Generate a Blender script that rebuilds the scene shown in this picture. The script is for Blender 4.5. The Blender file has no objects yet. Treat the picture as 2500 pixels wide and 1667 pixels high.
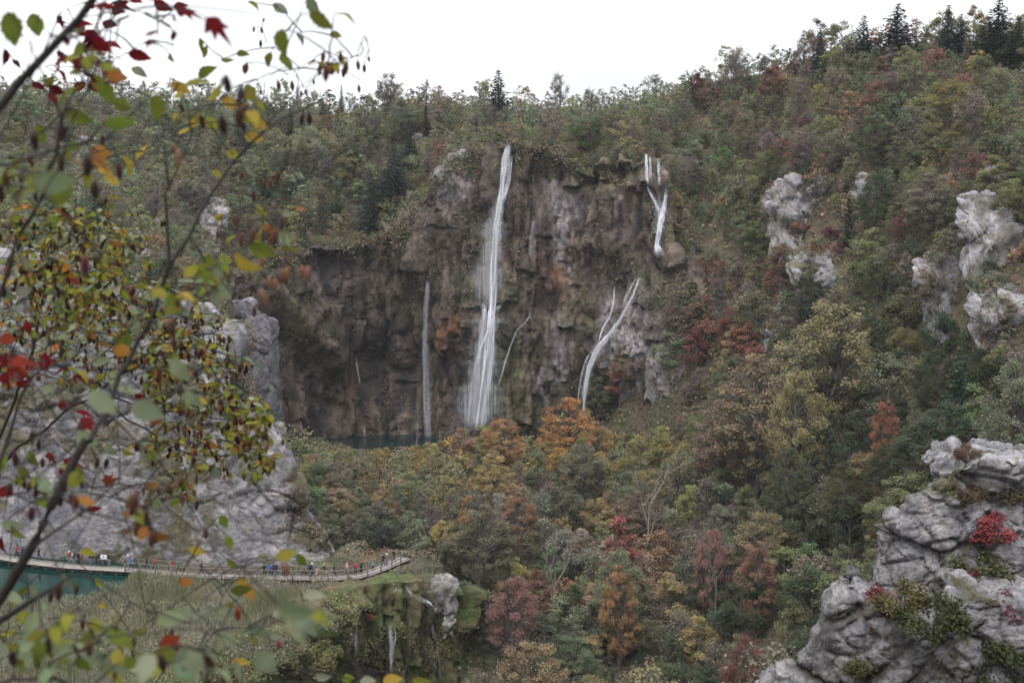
import bpy, math, random
import numpy as np
from mathutils import Vector, Matrix

# ------------------------------------------------------------------ camera, sky, sun, exposure
SC = bpy.context.scene
COL = SC.collection
FPX, CX, CY = 2778.0, 1250.0, 833.5          # focal length and centre in photograph pixels (2500 x 1667)
PITCH = math.atan(233.5 / FPX)
CAMZ = 55.0
S = 0.78                                     # the site is laid out on a plan drawn 1 : 0.78 and brought to true metres at the end
cam_data = bpy.data.cameras.new('camera')
cam = bpy.data.objects.new('camera', cam_data)
COL.objects.link(cam)
cam.location = (0, 0, CAMZ * S)
cam.rotation_euler = (math.pi / 2 - PITCH, 0, 0)
cam_data.sensor_width = 36.0
cam_data.lens = 36.0 * FPX / 2500.0
cam_data.clip_start = 0.05
cam_data.clip_end = 9000
cam_data.dof.use_dof = True
cam_data.dof.focus_distance = 20
cam_data.dof.aperture_fstop = 4.0
SC.camera = cam

SUN_EL, SUN_ROT = math.radians(58), math.radians(200)
world = bpy.data.worlds.new('World')
SC.world = world
world.use_nodes = True
wn = world.node_tree.nodes
wl = world.node_tree.links
wn.clear()
w_out = wn.new('ShaderNodeOutputWorld')
w_bg = wn.new('ShaderNodeBackground')
w_sky = wn.new('ShaderNodeTexSky')
w_sky.sky_type = 'NISHITA'
w_sky.sun_disc = False
w_sky.sun_elevation = SUN_EL
w_sky.sun_rotation = SUN_ROT
w_sky.air_density = 1.0
w_sky.dust_density = 5.0
w_sky.ozone_density = 1.0
# overcast: the blue sky seen through an even, nearly white layer of cloud
w_mix = wn.new('ShaderNodeMix'); w_mix.data_type = 'RGBA'
w_tc = wn.new('ShaderNodeTexCoord')
w_noise = wn.new('ShaderNodeTexNoise'); w_noise.inputs['Scale'].default_value = 2.2
w_noise.inputs['Detail'].default_value = 4
w_map = wn.new('ShaderNodeMapping'); w_map.inputs['Scale'].default_value = (1.2, 1.2, 4); w_map.inputs['Location'].default_value = (3.1, .7, 1.9)
w_ramp = wn.new('ShaderNodeValToRGB')
w_ramp.color_ramp.elements[0].position = 0.38
w_ramp.color_ramp.elements[0].color = (13.0, 13.2, 13.9, 1)
w_ramp.color_ramp.elements[1].position = 0.66
w_ramp.color_ramp.elements[1].color = (21.0, 21.1, 21.5, 1)
wl.new(w_tc.outputs['Generated'], w_map.inputs['Vector'])
wl.new(w_map.outputs['Vector'], w_noise.inputs['Vector'])
wl.new(w_noise.outputs['Fac'], w_ramp.inputs['Fac'])
w_mix.inputs['Factor'].default_value = 0.9
wl.new(w_sky.outputs['Color'], w_mix.inputs['A'])
# an overcast sky is about three times as bright overhead as at the horizon
w_sep = wn.new('ShaderNodeSeparateXYZ'); wl.new(w_tc.outputs['Generated'], w_sep.inputs['Vector'])
w_mr = wn.new('ShaderNodeMapRange'); w_mr.inputs['To Min'].default_value = 0.27; w_mr.inputs['To Max'].default_value = 1.0
wl.new(w_sep.outputs['Z'], w_mr.inputs['Value'])
w_mul = wn.new('ShaderNodeMix'); w_mul.data_type = 'RGBA'; w_mul.blend_type = 'MULTIPLY'; w_mul.inputs['Factor'].default_value = 1.0
wl.new(w_ramp.outputs['Color'], w_mul.inputs['A']); wl.new(w_mr.outputs['Result'], w_mul.inputs['B'])
wl.new(w_mul.outputs['Result'], w_mix.inputs['B'])
wl.new(w_mix.outputs['Result'], w_bg.inputs['Color'])
w_bg.inputs['Strength'].default_value = 0.15
wl.new(w_bg.outputs['Background'], w_out.inputs['Surface'])

sun_data = bpy.data.lights.new('sun', 'SUN')
sun = bpy.data.objects.new('sun', sun_data)
COL.objects.link(sun)
sun_data.energy = 1.5
sun_data.angle = math.radians(25)
sun_data.color = (1.0, 0.97, 0.93)
sd = Vector((math.sin(SUN_ROT) * math.cos(SUN_EL), math.cos(SUN_ROT) * math.cos(SUN_EL), math.sin(SUN_EL)))
sun.rotation_euler = sd.to_track_quat('Z', 'Y').to_euler()
sun.location = (0, -40, 200)

SC.view_settings.view_transform = 'Standard'
SC.view_settings.look = 'None'
SC.view_settings.exposure = 0.5
SC.view_settings.gamma = 1.0
SC.render.engine = 'CYCLES'
SC.cycles.use_denoising = True
SC.cycles.max_bounces = 6
SC.cycles.diffuse_bounces = 3
SC.cycles.transparent_max_bounces = 24
SC.cycles.volume_bounces = 0

# ------------------------------------------------------------------ helpers
def P(px, py, Y):
    """the place in the world seen at a photograph pixel, Y metres ahead of the camera"""
    dx = (px - CX) / FPX; dv = (CY - py) / FPX
    c, s = math.cos(PITCH), math.sin(PITCH)
    d = (dx, c + dv * s, -s + dv * c)
    t = Y / d[1]
    return np.array((d[0] * t, Y, CAMZ + d[2] * t))

def PZ(px, py, z):
    """the same on the level z"""
    a = P(px, py, 1.0)
    t = (z - CAMZ) / (a[2] - CAMZ)
    return np.array((a[0] * t, t, z))

def proj(p):
    p = np.asarray(p, float)
    x, y, z = p[..., 0], p[..., 1], p[..., 2] - CAMZ
    c, s = math.cos(PITCH), math.sin(PITCH)
    f = y * c - z * s
    u = y * s + z * c
    f = np.where(f < 0.05, 0.05, f)
    return CX + FPX * x / f, CY - FPX * u / f

def _hash(i, j, k, seed):
    h = (i * 374761393 + j * 668265263 + k * 2147483647 + seed * 974711) & 0xFFFFFFFF
    h = ((h ^ (h >> 13)) * 1274126177) & 0xFFFFFFFF
    h = ((h ^ (h >> 16)) * 2246822519) & 0xFFFFFFFF
    return ((h ^ (h >> 15)) & 0xFFFFFF) / float(0xFFFFFF)

def vnoise(p, seed=0):
    p = np.asarray(p, float)
    f = np.floor(p).astype(np.int64)
    t = p - f
    t = t * t * t * (t * (t * 6 - 15) + 10)
    r = 0
    for a in (0, 1):
        wa = t[:, 0] if a else 1 - t[:, 0]
        for b in (0, 1):
            wb = t[:, 1] if b else 1 - t[:, 1]
            for c in (0, 1):
                wc = t[:, 2] if c else 1 - t[:, 2]
                r = r + wa * wb * wc * _hash(f[:, 0] + a, f[:, 1] + b, f[:, 2] + c, seed)
    return r * 2 - 1

def fbm(p, octaves=4, seed=0, gain=0.5):
    r = 0; a = 1.0; q = np.asarray(p, float)
    for o in range(octaves):
        r = r + a * vnoise(q + 17.3 * o, seed + o * 31)
        q = q * 2.03; a *= gain
    return r

def ridged(p, octaves=4, seed=0):
    r = 0; a = 1.0; q = np.asarray(p, float)
    for o in range(octaves):
        r = r + a * (1 - np.abs(vnoise(q + 9.1 * o, seed + o * 13)) * 2)
        q = q * 2.1; a *= 0.5
    return r

def worley(p, seed=0, facet=False):
    p = np.asarray(p, float)
    f = np.floor(p).astype(np.int64)
    n = len(p)
    d1 = np.full(n, 9.0); d2 = np.full(n, 9.0); cid = np.zeros(n); ctr = np.zeros((n, 3)); cell = np.zeros((n, 3), np.int64)
    for a in (-1, 0, 1):
        for b in (-1, 0, 1):
            for c in (-1, 0, 1):
                i, j, k = f[:, 0] + a, f[:, 1] + b, f[:, 2] + c
                q = np.stack([i + _hash(i, j, k, seed), j + _hash(i, j, k, seed + 1), k + _hash(i, j, k, seed + 2)], 1)
                d = np.sqrt(((q - p) ** 2).sum(1))
                near = d < d1
                d2 = np.where(near, d1, np.minimum(d2, d))
                ctr[near] = q[near]
                cell[near] = np.stack([i, j, k], 1)[near]
                d1 = np.where(near, d, d1)
    i, j, k = cell.T
    cid = _hash(i, j, k, seed + 3)
    if not facet: return d1, d2, cid
    nv = np.stack([_hash(i, j, k, seed + 4), _hash(i, j, k, seed + 5), _hash(i, j, k, seed + 6)], 1) * 2 - 1
    return d1, d2, cid, (nv * (p - ctr)).sum(1)      # every cell is a plane of its own tilt

def sstep(a, b, x):
    t = np.clip((x - a) / (b - a), 0, 1)
    return t * t * (3 - 2 * t)

def new_mesh(name, v, f, mat=None, attrs=None, smooth=False):
    v = np.ascontiguousarray(v, np.float32); f = np.ascontiguousarray(f, np.int32)
    me = bpy.data.meshes.new(name)
    me.vertices.add(len(v)); me.vertices.foreach_set('co', v.ravel())
    k = f.shape[1]
    me.loops.add(f.size); me.loops.foreach_set('vertex_index', f.ravel())
    me.polygons.add(len(f)); me.polygons.foreach_set('loop_start', np.arange(0, f.size, k, dtype=np.int32))
    if smooth:
        me.polygons.foreach_set('use_smooth', np.ones(len(f), bool))
    me.update(calc_edges=True)
    for nm, arr in (attrs or {}).items():
        at = me.color_attributes.new(nm, 'FLOAT_COLOR', 'POINT')
        full = np.ones((len(v), 4), np.float32); full[:, :arr.shape[1]] = arr
        at.data.foreach_set('color', full.ravel())
    if mat: me.materials.append(mat)
    return me

def link(name, data, parent=None, loc=None, **props):
    o = bpy.data.objects.new(name, data)
    COL.objects.link(o)
    if parent: o.parent = parent
    if loc is not None: o.location = [float(q) for q in loc]
    for k, val in props.items(): o[k] = val
    return o

def tag(o, label, cat, group=None):
    o['label'] = label; o['category'] = cat
    if group: o['group'] = group
    return o

class MB:
    """collects pieces of geometry made of four-cornered faces"""
    def __init__(s): s.v = []; s.f = []; s.n = 0; s.c = []
    def add(s, v, f, col=None):
        v = np.asarray(v, float); f = np.asarray(f, int)
        s.v.append(v); s.f.append(f + s.n); s.n += len(v)
        if col is not None:
            col = np.asarray(col, float)
            s.c.append(np.tile(col, (len(v), 1)) if col.ndim == 1 else col)
    def arrays(s):
        return np.concatenate(s.v), np.concatenate(s.f), (np.concatenate(s.c) if s.c else None)
    def box(s, c, size, rz=0.0, col=None):
        x, y, z = np.array(size) / 2
        v = np.array([(a * x, b * y, d * z) for d in (-1, 1) for a, b in ((-1, -1), (1, -1), (1, 1), (-1, 1))])
        cs, sn = math.cos(rz), math.sin(rz)
        v = np.stack([v[:, 0] * cs - v[:, 1] * sn, v[:, 0] * sn + v[:, 1] * cs, v[:, 2]], 1) + np.array(c)
        s.add(v, [(0, 3, 2, 1), (4, 5, 6, 7), (0, 1, 5, 4), (1, 2, 6, 5), (2, 3, 7, 6), (3, 0, 4, 7)], col)
    def tube(s, pts, radii, sides=5, col=None):
        pts = np.asarray(pts, float); n = len(pts)
        radii = np.broadcast_to(np.asarray(radii, float), (n,))
        t = np.gradient(pts, axis=0); t /= np.linalg.norm(t, axis=1)[:, None] + 1e-9
        ref = np.where(np.abs(t[:, 2:3]) > 0.9, np.array([[1.0, 0, 0]]), np.array([[0, 0, 1.0]]))
        a = np.cross(t, ref); a /= np.linalg.norm(a, axis=1)[:, None] + 1e-9
        b = np.cross(t, a)
        ang = np.arange(sides) * 2 * math.pi / sides
        v = pts[:, None] + radii[:, None, None] * (np.cos(ang)[None, :, None] * a[:, None] + np.sin(ang)[None, :, None] * b[:, None])
        i = np.arange(n - 1)[:, None] * sides; j = np.arange(sides)[None]
        f = np.stack([i + j, i + (j + 1) % sides, i + sides + (j + 1) % sides, i + sides + j], -1).reshape(-1, 4)
        s.add(v.reshape(-1, 3), f, col)
    def mesh(s, name, mat, smooth=False, attr='col'):
        v, f, c = s.arrays()
        return new_mesh(name, v, f, mat, {attr: c} if c is not None else None, smooth)

# ------------------------------------------------------------------ materials
def nodes_of(name):
    m = bpy.data.materials.new(name); m.use_nodes = True
    nt = m.node_tree; nt.nodes.clear()
    out = nt.nodes.new('ShaderNodeOutputMaterial')
    return m, nt, out

def N(nt, kind, **kw):
    n = nt.nodes.new(kind)
    for k, v in kw.items():
        if k in n.inputs: n.inputs[k].default_value = v
        else: setattr(n, k, v)
    return n

def mul(nt, a, b, blend='MULTIPLY', fac=1.0):
    m = nt.nodes.new('ShaderNodeMix'); m.data_type = 'RGBA'; m.blend_type = blend
    m.inputs['Factor'].default_value = fac
    nt.links.new(a, m.inputs['A'])
    if hasattr(b, 'default_value') or hasattr(b, 'links'): nt.links.new(b, m.inputs['B'])
    else: m.inputs['B'].default_value = b
    return m.outputs['Result']

def ramp(nt, fac, stops):
    r = nt.nodes.new('ShaderNodeValToRGB')
    el = r.color_ramp.elements
    while len(el) < len(stops): el.new(0.5)
    for e, (p, c) in zip(el, stops):
        e.position = p; e.color = (c[0], c[1], c[2], 1) if hasattr(c, '__len__') else (c, c, c, 1)
    nt.links.new(fac, r.inputs['Fac'])
    return r.outputs['Color']

def rock_material(name, fine_scale, bump=0.35, rough=0.9, lo=0.72, hi=1.22, dist=0.3, pits=0.5):
    """colour from the mesh (kind of rock, moss, stains) with grain, dark lichen specks and pits on top"""
    m, nt, out = nodes_of(name)
    L = nt.links
    at = N(nt, 'ShaderNodeVertexColor', layer_name='col')
    geo = N(nt, 'ShaderNodeNewGeometry')
    nz = N(nt, 'ShaderNodeTexNoise', Scale=fine_scale, Detail=9.0, Roughness=0.72)
    L.new(geo.outputs['Position'], nz.inputs['Vector'])
    c = mul(nt, at.outputs['Color'], ramp(nt, nz.outputs['Fac'], [(0.32, lo), (0.5, 1.0), (0.68, hi)]))
    n2 = N(nt, 'ShaderNodeTexNoise', Scale=fine_scale * 2.7, Detail=6.0, Roughness=0.7, Distortion=.6)
    L.new(geo.outputs['Position'], n2.inputs['Vector'])
    c = mul(nt, c, ramp(nt, n2.outputs['Fac'], [(0.36, 0.38), (0.46, 1.0), (0.62, 1.0), (.7, 1.25)]), fac=pits)
    ad = N(nt, 'ShaderNodeMath', operation='ADD'); L.new(nz.outputs['Fac'], ad.inputs[0]); L.new(n2.outputs['Fac'], ad.inputs[1])
    b = N(nt, 'ShaderNodeBump', Strength=bump, Distance=dist)
    L.new(ad.outputs[0], b.inputs['Height'])
    bs = N(nt, 'ShaderNodeBsdfPrincipled', Roughness=rough)
    bs.inputs['Specular IOR Level'].default_value = 0.2
    L.new(c, bs.inputs['Base Color']); L.new(b.outputs['Normal'], bs.inputs['Normal'])
    L.new(bs.outputs['BSDF'], out.inputs['Surface'])
    return m

def leaf_material(name, per_object=True, trans=0.25, var=1.0):
    """leaf colour = colour of the tree, varied leaf by leaf through the attribute lv"""
    m, nt, out = nodes_of(name)
    L = nt.links
    if per_object:
        src = N(nt, 'ShaderNodeObjectInfo').outputs['Color']
    else:
        src = N(nt, 'ShaderNodeVertexColor', layer_name='col').outputs['Color']
    lv = N(nt, 'ShaderNodeVertexColor', layer_name='lv')
    sep = N(nt, 'ShaderNodeSeparateColor')
    L.new(lv.outputs['Color'], sep.inputs['Color'])
    br = N(nt, 'ShaderNodeMapRange'); br.inputs['To Min'].default_value = 1 - 0.5 * var; br.inputs['To Max'].default_value = 1 + 0.5 * var
    L.new(sep.outputs['Red'], br.inputs['Value'])
    comb = N(nt, 'ShaderNodeHueSaturation')
    hu = N(nt, 'ShaderNodeMapRange'); hu.inputs['To Min'].default_value = 0.465; hu.inputs['To Max'].default_value = 0.535
    L.new(sep.outputs['Green'], hu.inputs['Value']); L.new(hu.outputs['Result'], comb.inputs['Hue'])
    L.new(br.outputs['Result'], comb.inputs['Value'])
    L.new(src, comb.inputs['Color'])
    d = N(nt, 'ShaderNodeBsdfDiffuse'); t = N(nt, 'ShaderNodeBsdfTranslucent')
    L.new(comb.outputs['Color'], d.inputs['Color']); L.new(comb.outputs['Color'], t.inputs['Color'])
    mx = N(nt, 'ShaderNodeMixShader'); mx.inputs['Fac'].default_value = trans
    L.new(d.outputs['BSDF'], mx.inputs[1]); L.new(t.outputs['BSDF'], mx.inputs[2])
    L.new(mx.outputs['Shader'], out.inputs['Surface'])
    return m

def plain_material(name, col, rough=0.8, scale=6.0, amt=0.3, per_object=False, attr=None, bump=0.0, spec=0.3):
    m, nt, out = nodes_of(name)
    L = nt.links
    geo = N(nt, 'ShaderNodeTexCoord')
    nz = N(nt, 'ShaderNodeTexNoise', Scale=scale, Detail=5.0)
    L.new(geo.outputs['Object'], nz.inputs['Vector'])
    g = ramp(nt, nz.outputs['Fac'], [(0.25, 1 - amt), (0.75, 1 + amt)])
    if per_object: src = N(nt, 'ShaderNodeObjectInfo').outputs['Color']
    elif attr: src = N(nt, 'ShaderNodeVertexColor', layer_name=attr).outputs['Color']
    else:
        rgb = N(nt, 'ShaderNodeRGB'); rgb.outputs[0].default_value = (*col, 1); src = rgb.outputs[0]
    c = mul(nt, src, g)
    bs = N(nt, 'ShaderNodeBsdfPrincipled', Roughness=rough)
    bs.inputs['Specular IOR Level'].default_value = spec
    L.new(c, bs.inputs['Base Color'])
    if bump:
        b = N(nt, 'ShaderNodeBump', Strength=bump, Distance=0.05)
        L.new(nz.outputs['Fac'], b.inputs['Height']); L.new(b.outputs['Normal'], bs.inputs['Normal'])
    L.new(bs.outputs['BSDF'], out.inputs['Surface'])
    return m

M_LEAF = leaf_material('foliage', True, .35, .8)
M_LEAF_MASS = leaf_material('foliage_mass', False, .35, .8)
M_BARK = plain_material('bark', (0.085, 0.075, 0.065), 0.95, 1.5, 0.45)
M_BARK_PALE = plain_material('pale_bark', (0.17, 0.155, 0.135), 0.9, 1.5, 0.3)
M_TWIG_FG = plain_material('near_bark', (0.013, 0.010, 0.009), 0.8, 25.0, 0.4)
M_LIME = rock_material('limestone', 0.55, 0.8, 0.92, 0.62, 1.3, 0.7, .6)
M_LIME_NEAR = rock_material('crag_limestone', 1.5, 0.9, 0.92, 0.55, 1.38, 0.35, .9)
M_TUFA = rock_material('tufa', 0.45, 0.9, 0.85, 0.5, 1.45, 0.9, .8)
M_MOSS = rock_material('moss_wall', 1.2, 0.9, 0.95, 0.5, 1.4, 0.5, .8)
M_GROUND = rock_material('earth', 0.3, 0.6, 0.95, 0.5, 1.4, 0.5, .6)

# ------------------------------------------------------------------ the lie of the land
def rbf(points):
    pts = np.array(points, float)
    # behind each point nothing is known: the surface is the smoothest one through all of them
    A = np.sqrt(((pts[:, None, :2] - pts[None, :, :2]) ** 2).sum(-1))
    n = len(pts)
    K = np.zeros((n + 1, n + 1)); K[:n, :n] = -A; K[:n, n] = 1; K[n, :n] = 1
    K[np.arange(n), np.arange(n)] += 1e-6
    w = np.linalg.solve(K, np.concatenate([pts[:, 2], [0]]))
    def f(x, y):
        x = np.clip(x, -260, 260); y = np.clip(y, -60, 470)
        r = np.full(x.shape, w[n])
        for k in range(n):
            r = r - w[k] * np.sqrt((x - pts[k, 0]) ** 2 + (y - pts[k, 1]) ** 2)
        return r
    return f

right_hill = [P(*q) for q in [
    (1745, 965, 260), (1700, 650, 286), (1690, 400, 306), (1900, 1000, 235), (1900, 700, 255), (1900, 400, 285),
    (2100, 960, 212), (2100, 700, 232), (2100, 400, 265), (2300, 950, 190), (2300, 600, 212), (2300, 300, 247),
    (2500, 950, 165), (2500, 600, 190), (2500, 300, 225), (2800, 900, 130), (2800, 500, 160),
    (1560, 270, 332), (1700, 225, 330), (1850, 186, 325), (2000, 150, 315), (2200, 130, 300), (2400, 118, 285),
    (2500, 112, 276), (2800, 105, 250)]]
right_hill += [(60, 390, 97), (110, 370, 104), (160, 350, 108), (200, 300, 110), (220, 200, 98), (230, 100, 80)]
back_hill = [P(*q) for q in [
    (700, 612, 312), (925, 618, 318), (800, 480, 330), (800, 318, 355), (700, 280, 366), (600, 264, 366), (300, 250, 370),
    (0, 232, 370), (-300, 222, 370), (1000, 258, 345), (1020, 520, 312), (1060, 415, 309), (1150, 350, 306), (1250, 352, 304),
    (1400, 402, 303), (1550, 388, 299), (1250, 305, 325), (1250, 290, 345), (1450, 285, 340),
    (330, 690, 206), (100, 645, 207), (-100, 622, 207), (540, 800, 208), (400, 565, 250), (100, 505, 260), (500, 475, 300),
    (200, 385, 320), (620, 640, 300), (570, 710, 270)]]
back_hill += [(-60, 430, 92), (0, 430, 92), (-150, 430, 100), (-230, 380, 100), (-230, 210, 60)]
low_land = [(-14, 171, -22), (-20, 165, -23), (-7, 175, -20), (-24, 155, -24), (-40, 335, 0), (-65, 325, 0), (0, 330, 0), (30, 322, 2), (-85, 300, 2), (-30, 312, 0), (0, 306, 1), (20, 304, 1), (-50, 312, 0), (-38, 290, 2.2), (-20, 296, 2.2), (-30, 283, 2.2), (-50, 272, 8), (-58, 292, 6), (0, 296, 4), (15, 286, 2), (30, 276, 1), (5, 255, 3),
    (-20, 268, 3.4), (-32, 255, 4), (-44, 250, 9), (-38, 222, 6), (-25, 215, 2), (-15, 200, 1.5), (0, 225, 1), (20, 240, 3), (35, 252, 3),
    (10, 205, -6), (0, 190, -9), (30, 210, -4), (45, 220, 8), (0, 170, -20), (-10, 150, -24), (20, 165, -20), (32, 178, -8),
    (46, 185, 6), (26, 150, -20), (40, 150, -8), (62, 165, 16), (-20, 120, -26), (20, 120, -24), (-60, 110, -8), (40, 110, -8), (62, 122, 14), (0, 90, -18),
    (-40, 80, -10), (30, 72, 5), (45, 84, 22), (0, 50, 8), (-50, 50, 10), (40, 45, 32), (0, 20, 38), (-30, 20, 38),
    (30, 20, 42), (0, 8, 49.3), (0, 3, 52), (0, 0, 53.3), (-10, 0, 53.2), (10, 0, 53.4), (-60, 0, 52), (60, 0, 54),
    (0, -30, 55), (80, 60, 40), (100, 100, 42), (-150, 60, 20), (-100, 20, 45), (-120, 130, 2), (-200, 150, 2)]
F_UP = rbf(right_hill + back_hill)
F_LOW = rbf(right_hill + low_land)

# cliff lines in plan: x, y, top, foot
CLIFF_BACK = [(-80, 262, 40, 3), (-72, 272, 45, 3), (-66, 281, 47, 3), (-60, 286, 52, 2), (-55, 293, 55, 1), (-47, 303, 55.5, 0), (-38, 308, 56, 0),
    (-31, 308, 59, 0), (-26, 306, 68, 0), (-18, 303, 76, 0), (-8, 299, 81, 0), (0, 297, 81.5, 0), (8, 299, 80, 0), (18, 297, 76, 0),
    (28, 291, 77, 0), (33, 287.5, 76.5, 0), (36, 284.5, 60, 0), (41, 278, 46, 0), (46.5, 270, 37, 2), (52, 262, 29, 4), (57, 254, 22, 4)]
CLIFF_LEFT = [(-150, 207, 58, 0), (-91, 194.6, 53.2, 0), (-79, 190.2, 51.2, 0), (-67, 186.8, 49.8, 0), (-58, 185.6, 46, 0), (-52, 184.8, 43.2, 0), (-47.6, 184.4, 41.2, 0),
    (-45.8, 184.2, 34, 0), (-43.2, 184, 27.7, 0), (-40.2, 183.8, 24.2, 0), (-37.2, 183.8, 20.2, 0), (-34.3, 184.6, 14, 0), (-31.3, 186.6, 8, 0), (-27.5, 191, 3.2, -1)]
UPPER = np.array([(-900, 206), (-150, 214), (-95, 206), (-75, 203), (-62, 201), (-52, 199), (-51, 206), (-58, 240), (-67, 274), (-74, 286), (-68, 296),
    (-62, 306), (-53, 314), (-41, 319), (-30, 318), (-20, 314), (-8, 310), (0, 308), (10, 309), (20, 307), (31, 302), (40, 297), (49, 289),
    (58, 281), (70, 280), (900, 280), (900, 2000), (-900, 2000)], float)
PLATEAU = np.array([(-900, 60), (-60, 120), (-46, 126), (-35, 141), (-31, 156), (-29, 168), (-24.5, 176), (-16, 179.5), (-9, 185), (-12, 192), (-22, 194.5), (-40, 196), (-900, 215)], float)
LAKE = np.array([(-63, 205), (-62.5, 184), (-61, 177), (-60.5, 170), (-64, 165), (-75, 163.5), (-200, 158), (-400, 158), (-400, 206)], float)

def sd_poly(poly, x, y):
    """signed distance to a plan outline, positive inside"""
    d = np.full(x.shape, 1e9); inside = np.zeros(x.shape, bool)
    n = len(poly)
    for i in range(n):
        a, b = poly[i], poly[(i + 1) % n]
        e = b - a; L2 = (e ** 2).sum()
        t = np.clip(((x - a[0]) * e[0] + (y - a[1]) * e[1]) / L2, 0, 1)
        d = np.minimum(d, np.hypot(x - a[0] - t * e[0], y - a[1] - t * e[1]))
        cr = ((a[1] > y) != (b[1] > y)) & (x < (b[0] - a[0]) * (y - a[1]) / (b[1] - a[1] + 1e-12) + a[0])
        inside ^= cr
    return np.where(inside, d, -d)

LAKE_Z, POOL_Z, DECK_Z = 2.0, 3.2, 2.75
def height(x, y):
    x = np.asarray(x, float); y = np.asarray(y, float)
    low = F_LOW(x, y)
    pl = sd_poly(PLATEAU, x, y)
    plz = 2.35 + 0.35 * vnoise(np.stack([x * .15, y * .15, 0 * x], -1).reshape(-1, 3), 5).reshape(x.shape)
    w = sstep(-1.0, 2.0, pl)
    z = low * (1 - w) + plz * w
    lk = sd_poly(LAKE, x, y)
    z = z - sstep(-1.5, 2.5, lk) * (2.9)
    up = F_UP(x, y)
    u = sstep(-1.5, 1.5, sd_poly(UPPER, x, y))
    z = z * (1 - u) + up * u
    q = np.stack([x * .06, y * .06, 0 * x], -1).reshape(-1, 3)
    rough = fbm(q, 3, 11).reshape(x.shape)
    calm = np.maximum(sstep(-3, 1, pl), 1 - sstep(4, 14, np.hypot(x, y)))
    pool = np.exp(-(((x + 28) / 16) ** 2 + ((y - 292) / 12) ** 2))
    return z + rough * 1.3 * (1 - calm) * (1 - np.clip(pool * 1.5, 0, 1))

xs = np.concatenate([[-4000, -2000, -900, -500, -330], np.arange(-250, 250.1, 2.0), [330, 500, 900, 2000, 4000]])
ys = np.concatenate([[-4000, -1500, -500, -200, -100], np.arange(-60, 460.1, 2.0), [520, 700, 1100, 2000, 5000]])
gx, gy = np.meshgrid(xs, ys)
gz = height(gx, gy)
_g0 = gz[5:-5, 5:-5]
def hgrid(x, y):
    """the ground height read off the 2 m grid"""
    u = np.clip((np.asarray(x) + 250) / 2, 0, _g0.shape[1] - 1.001); w = np.clip((np.asarray(y) + 60) / 2, 0, _g0.shape[0] - 1.001)
    i = u.astype(int); j = w.astype(int); a = u - i; c_ = w - j
    return (_g0[j, i] * (1 - a) + _g0[j, i + 1] * a) * (1 - c_) + (_g0[j + 1, i] * (1 - a) + _g0[j + 1, i + 1] * a) * c_
v = np.stack([gx, gy, gz], -1).reshape(-1, 3)
ny, nx = gx.shape
i = np.arange(ny - 1)[:, None] * nx + np.arange(nx - 1)[None]
f = np.stack([i, i + 1, i + nx + 1, i + nx], -1).reshape(-1, 4)
nn = fbm(v * .05, 4, 3)
nn2 = fbm(v * .21, 3, 9)
gc = np.array((0.075, 0.062, 0.040))[None] * (1 + 0.3 * nn[:, None]) + np.array((-.012, .008, -.004))[None] * nn2[:, None]
ground = link('ground', new_mesh('ground', v, f, M_GROUND, {'col': np.clip(gc, .01, 1)}, True), kind='structure')

# ------------------------------------------------------------------ cliffs and crags
def resample(path, n):
    path = np.array(path, float)
    seg = np.concatenate([[0], np.cumsum(np.hypot(*np.diff(path[:, :2], axis=0).T))])
    t = np.linspace(0, seg[-1], n)
    out = np.stack([np.interp(t, seg, path[:, k]) for k in range(path.shape[1])], 1)
    for _ in range(max(2, n // 60)):
        out[1:-1, :2] = (out[:-2, :2] + out[1:-1, :2] * 2 + out[2:, :2]) / 4
    return out, t

def cliff(path, ns, nz, ncap, cap, lean, disp, colour, capdrop=0.0, toprough=1.2, seed=0):
    pp, t = resample(path, ns)
    tx = np.gradient(pp[:, 0]); ty = np.gradient(pp[:, 1]); ln = np.hypot(tx, ty)
    inw = np.stack([-ty / ln, tx / ln], 1)                       # away from the valley
    for _ in range(12):
        inw[1:-1] = (inw[:-2] + inw[1:-1] + inw[2:]) / 3
    inw /= np.linalg.norm(inw, axis=1)[:, None]
    top = pp[:, 2] + toprough * fbm(np.stack([t * .25, 0 * t + seed, 0 * t], 1), 4, seed)
    rows = []
    for k in range(nz + 1):
        a = k / nz
        z = pp[:, 3] + (top - pp[:, 3]) * a
        back = lean * a + 1.8 * max(0, a - 0.9) ** 2 * 60 / 10
        rows.append(np.stack([pp[:, 0] + inw[:, 0] * back, pp[:, 1] + inw[:, 1] * back, z], 1))
    base = rows[-1]
    for k in range(1, ncap + 1):
        a = k / ncap
        q = base.copy(); q[:, :2] += inw * cap * a; q[:, 2] -= capdrop * a ** 1.5
        rows.append(q)
    g = np.array(rows)                                            # (rows, ns, 3)
    du = np.gradient(g, axis=1); dv = np.gradient(g, axis=0)
    nrm = np.cross(du, dv); nrm /= np.linalg.norm(nrm, axis=2)[..., None] + 1e-9
    flat = g.reshape(-1, 3); nf = nrm.reshape(-1, 3)
    A = np.repeat(np.concatenate([np.linspace(0, 1, nz + 1), np.ones(ncap)]), ns)
    d = disp(flat, A)
    flat = flat + nf * d[:, None]
    R, S = g.shape[:2]
    i = np.arange(R - 1)[:, None] * S + np.arange(S - 1)[None]
    f = np.stack([i, i + 1, i + S + 1, i + S], -1).reshape(-1, 4)
    c = colour(flat, A, d)
    return flat, f, np.clip(c, .008, .9)

def blend(c, col, w):
    w = np.clip(w, 0, 1)[:, None]
    return c * (1 - w) + np.array(col)[None] * w

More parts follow.
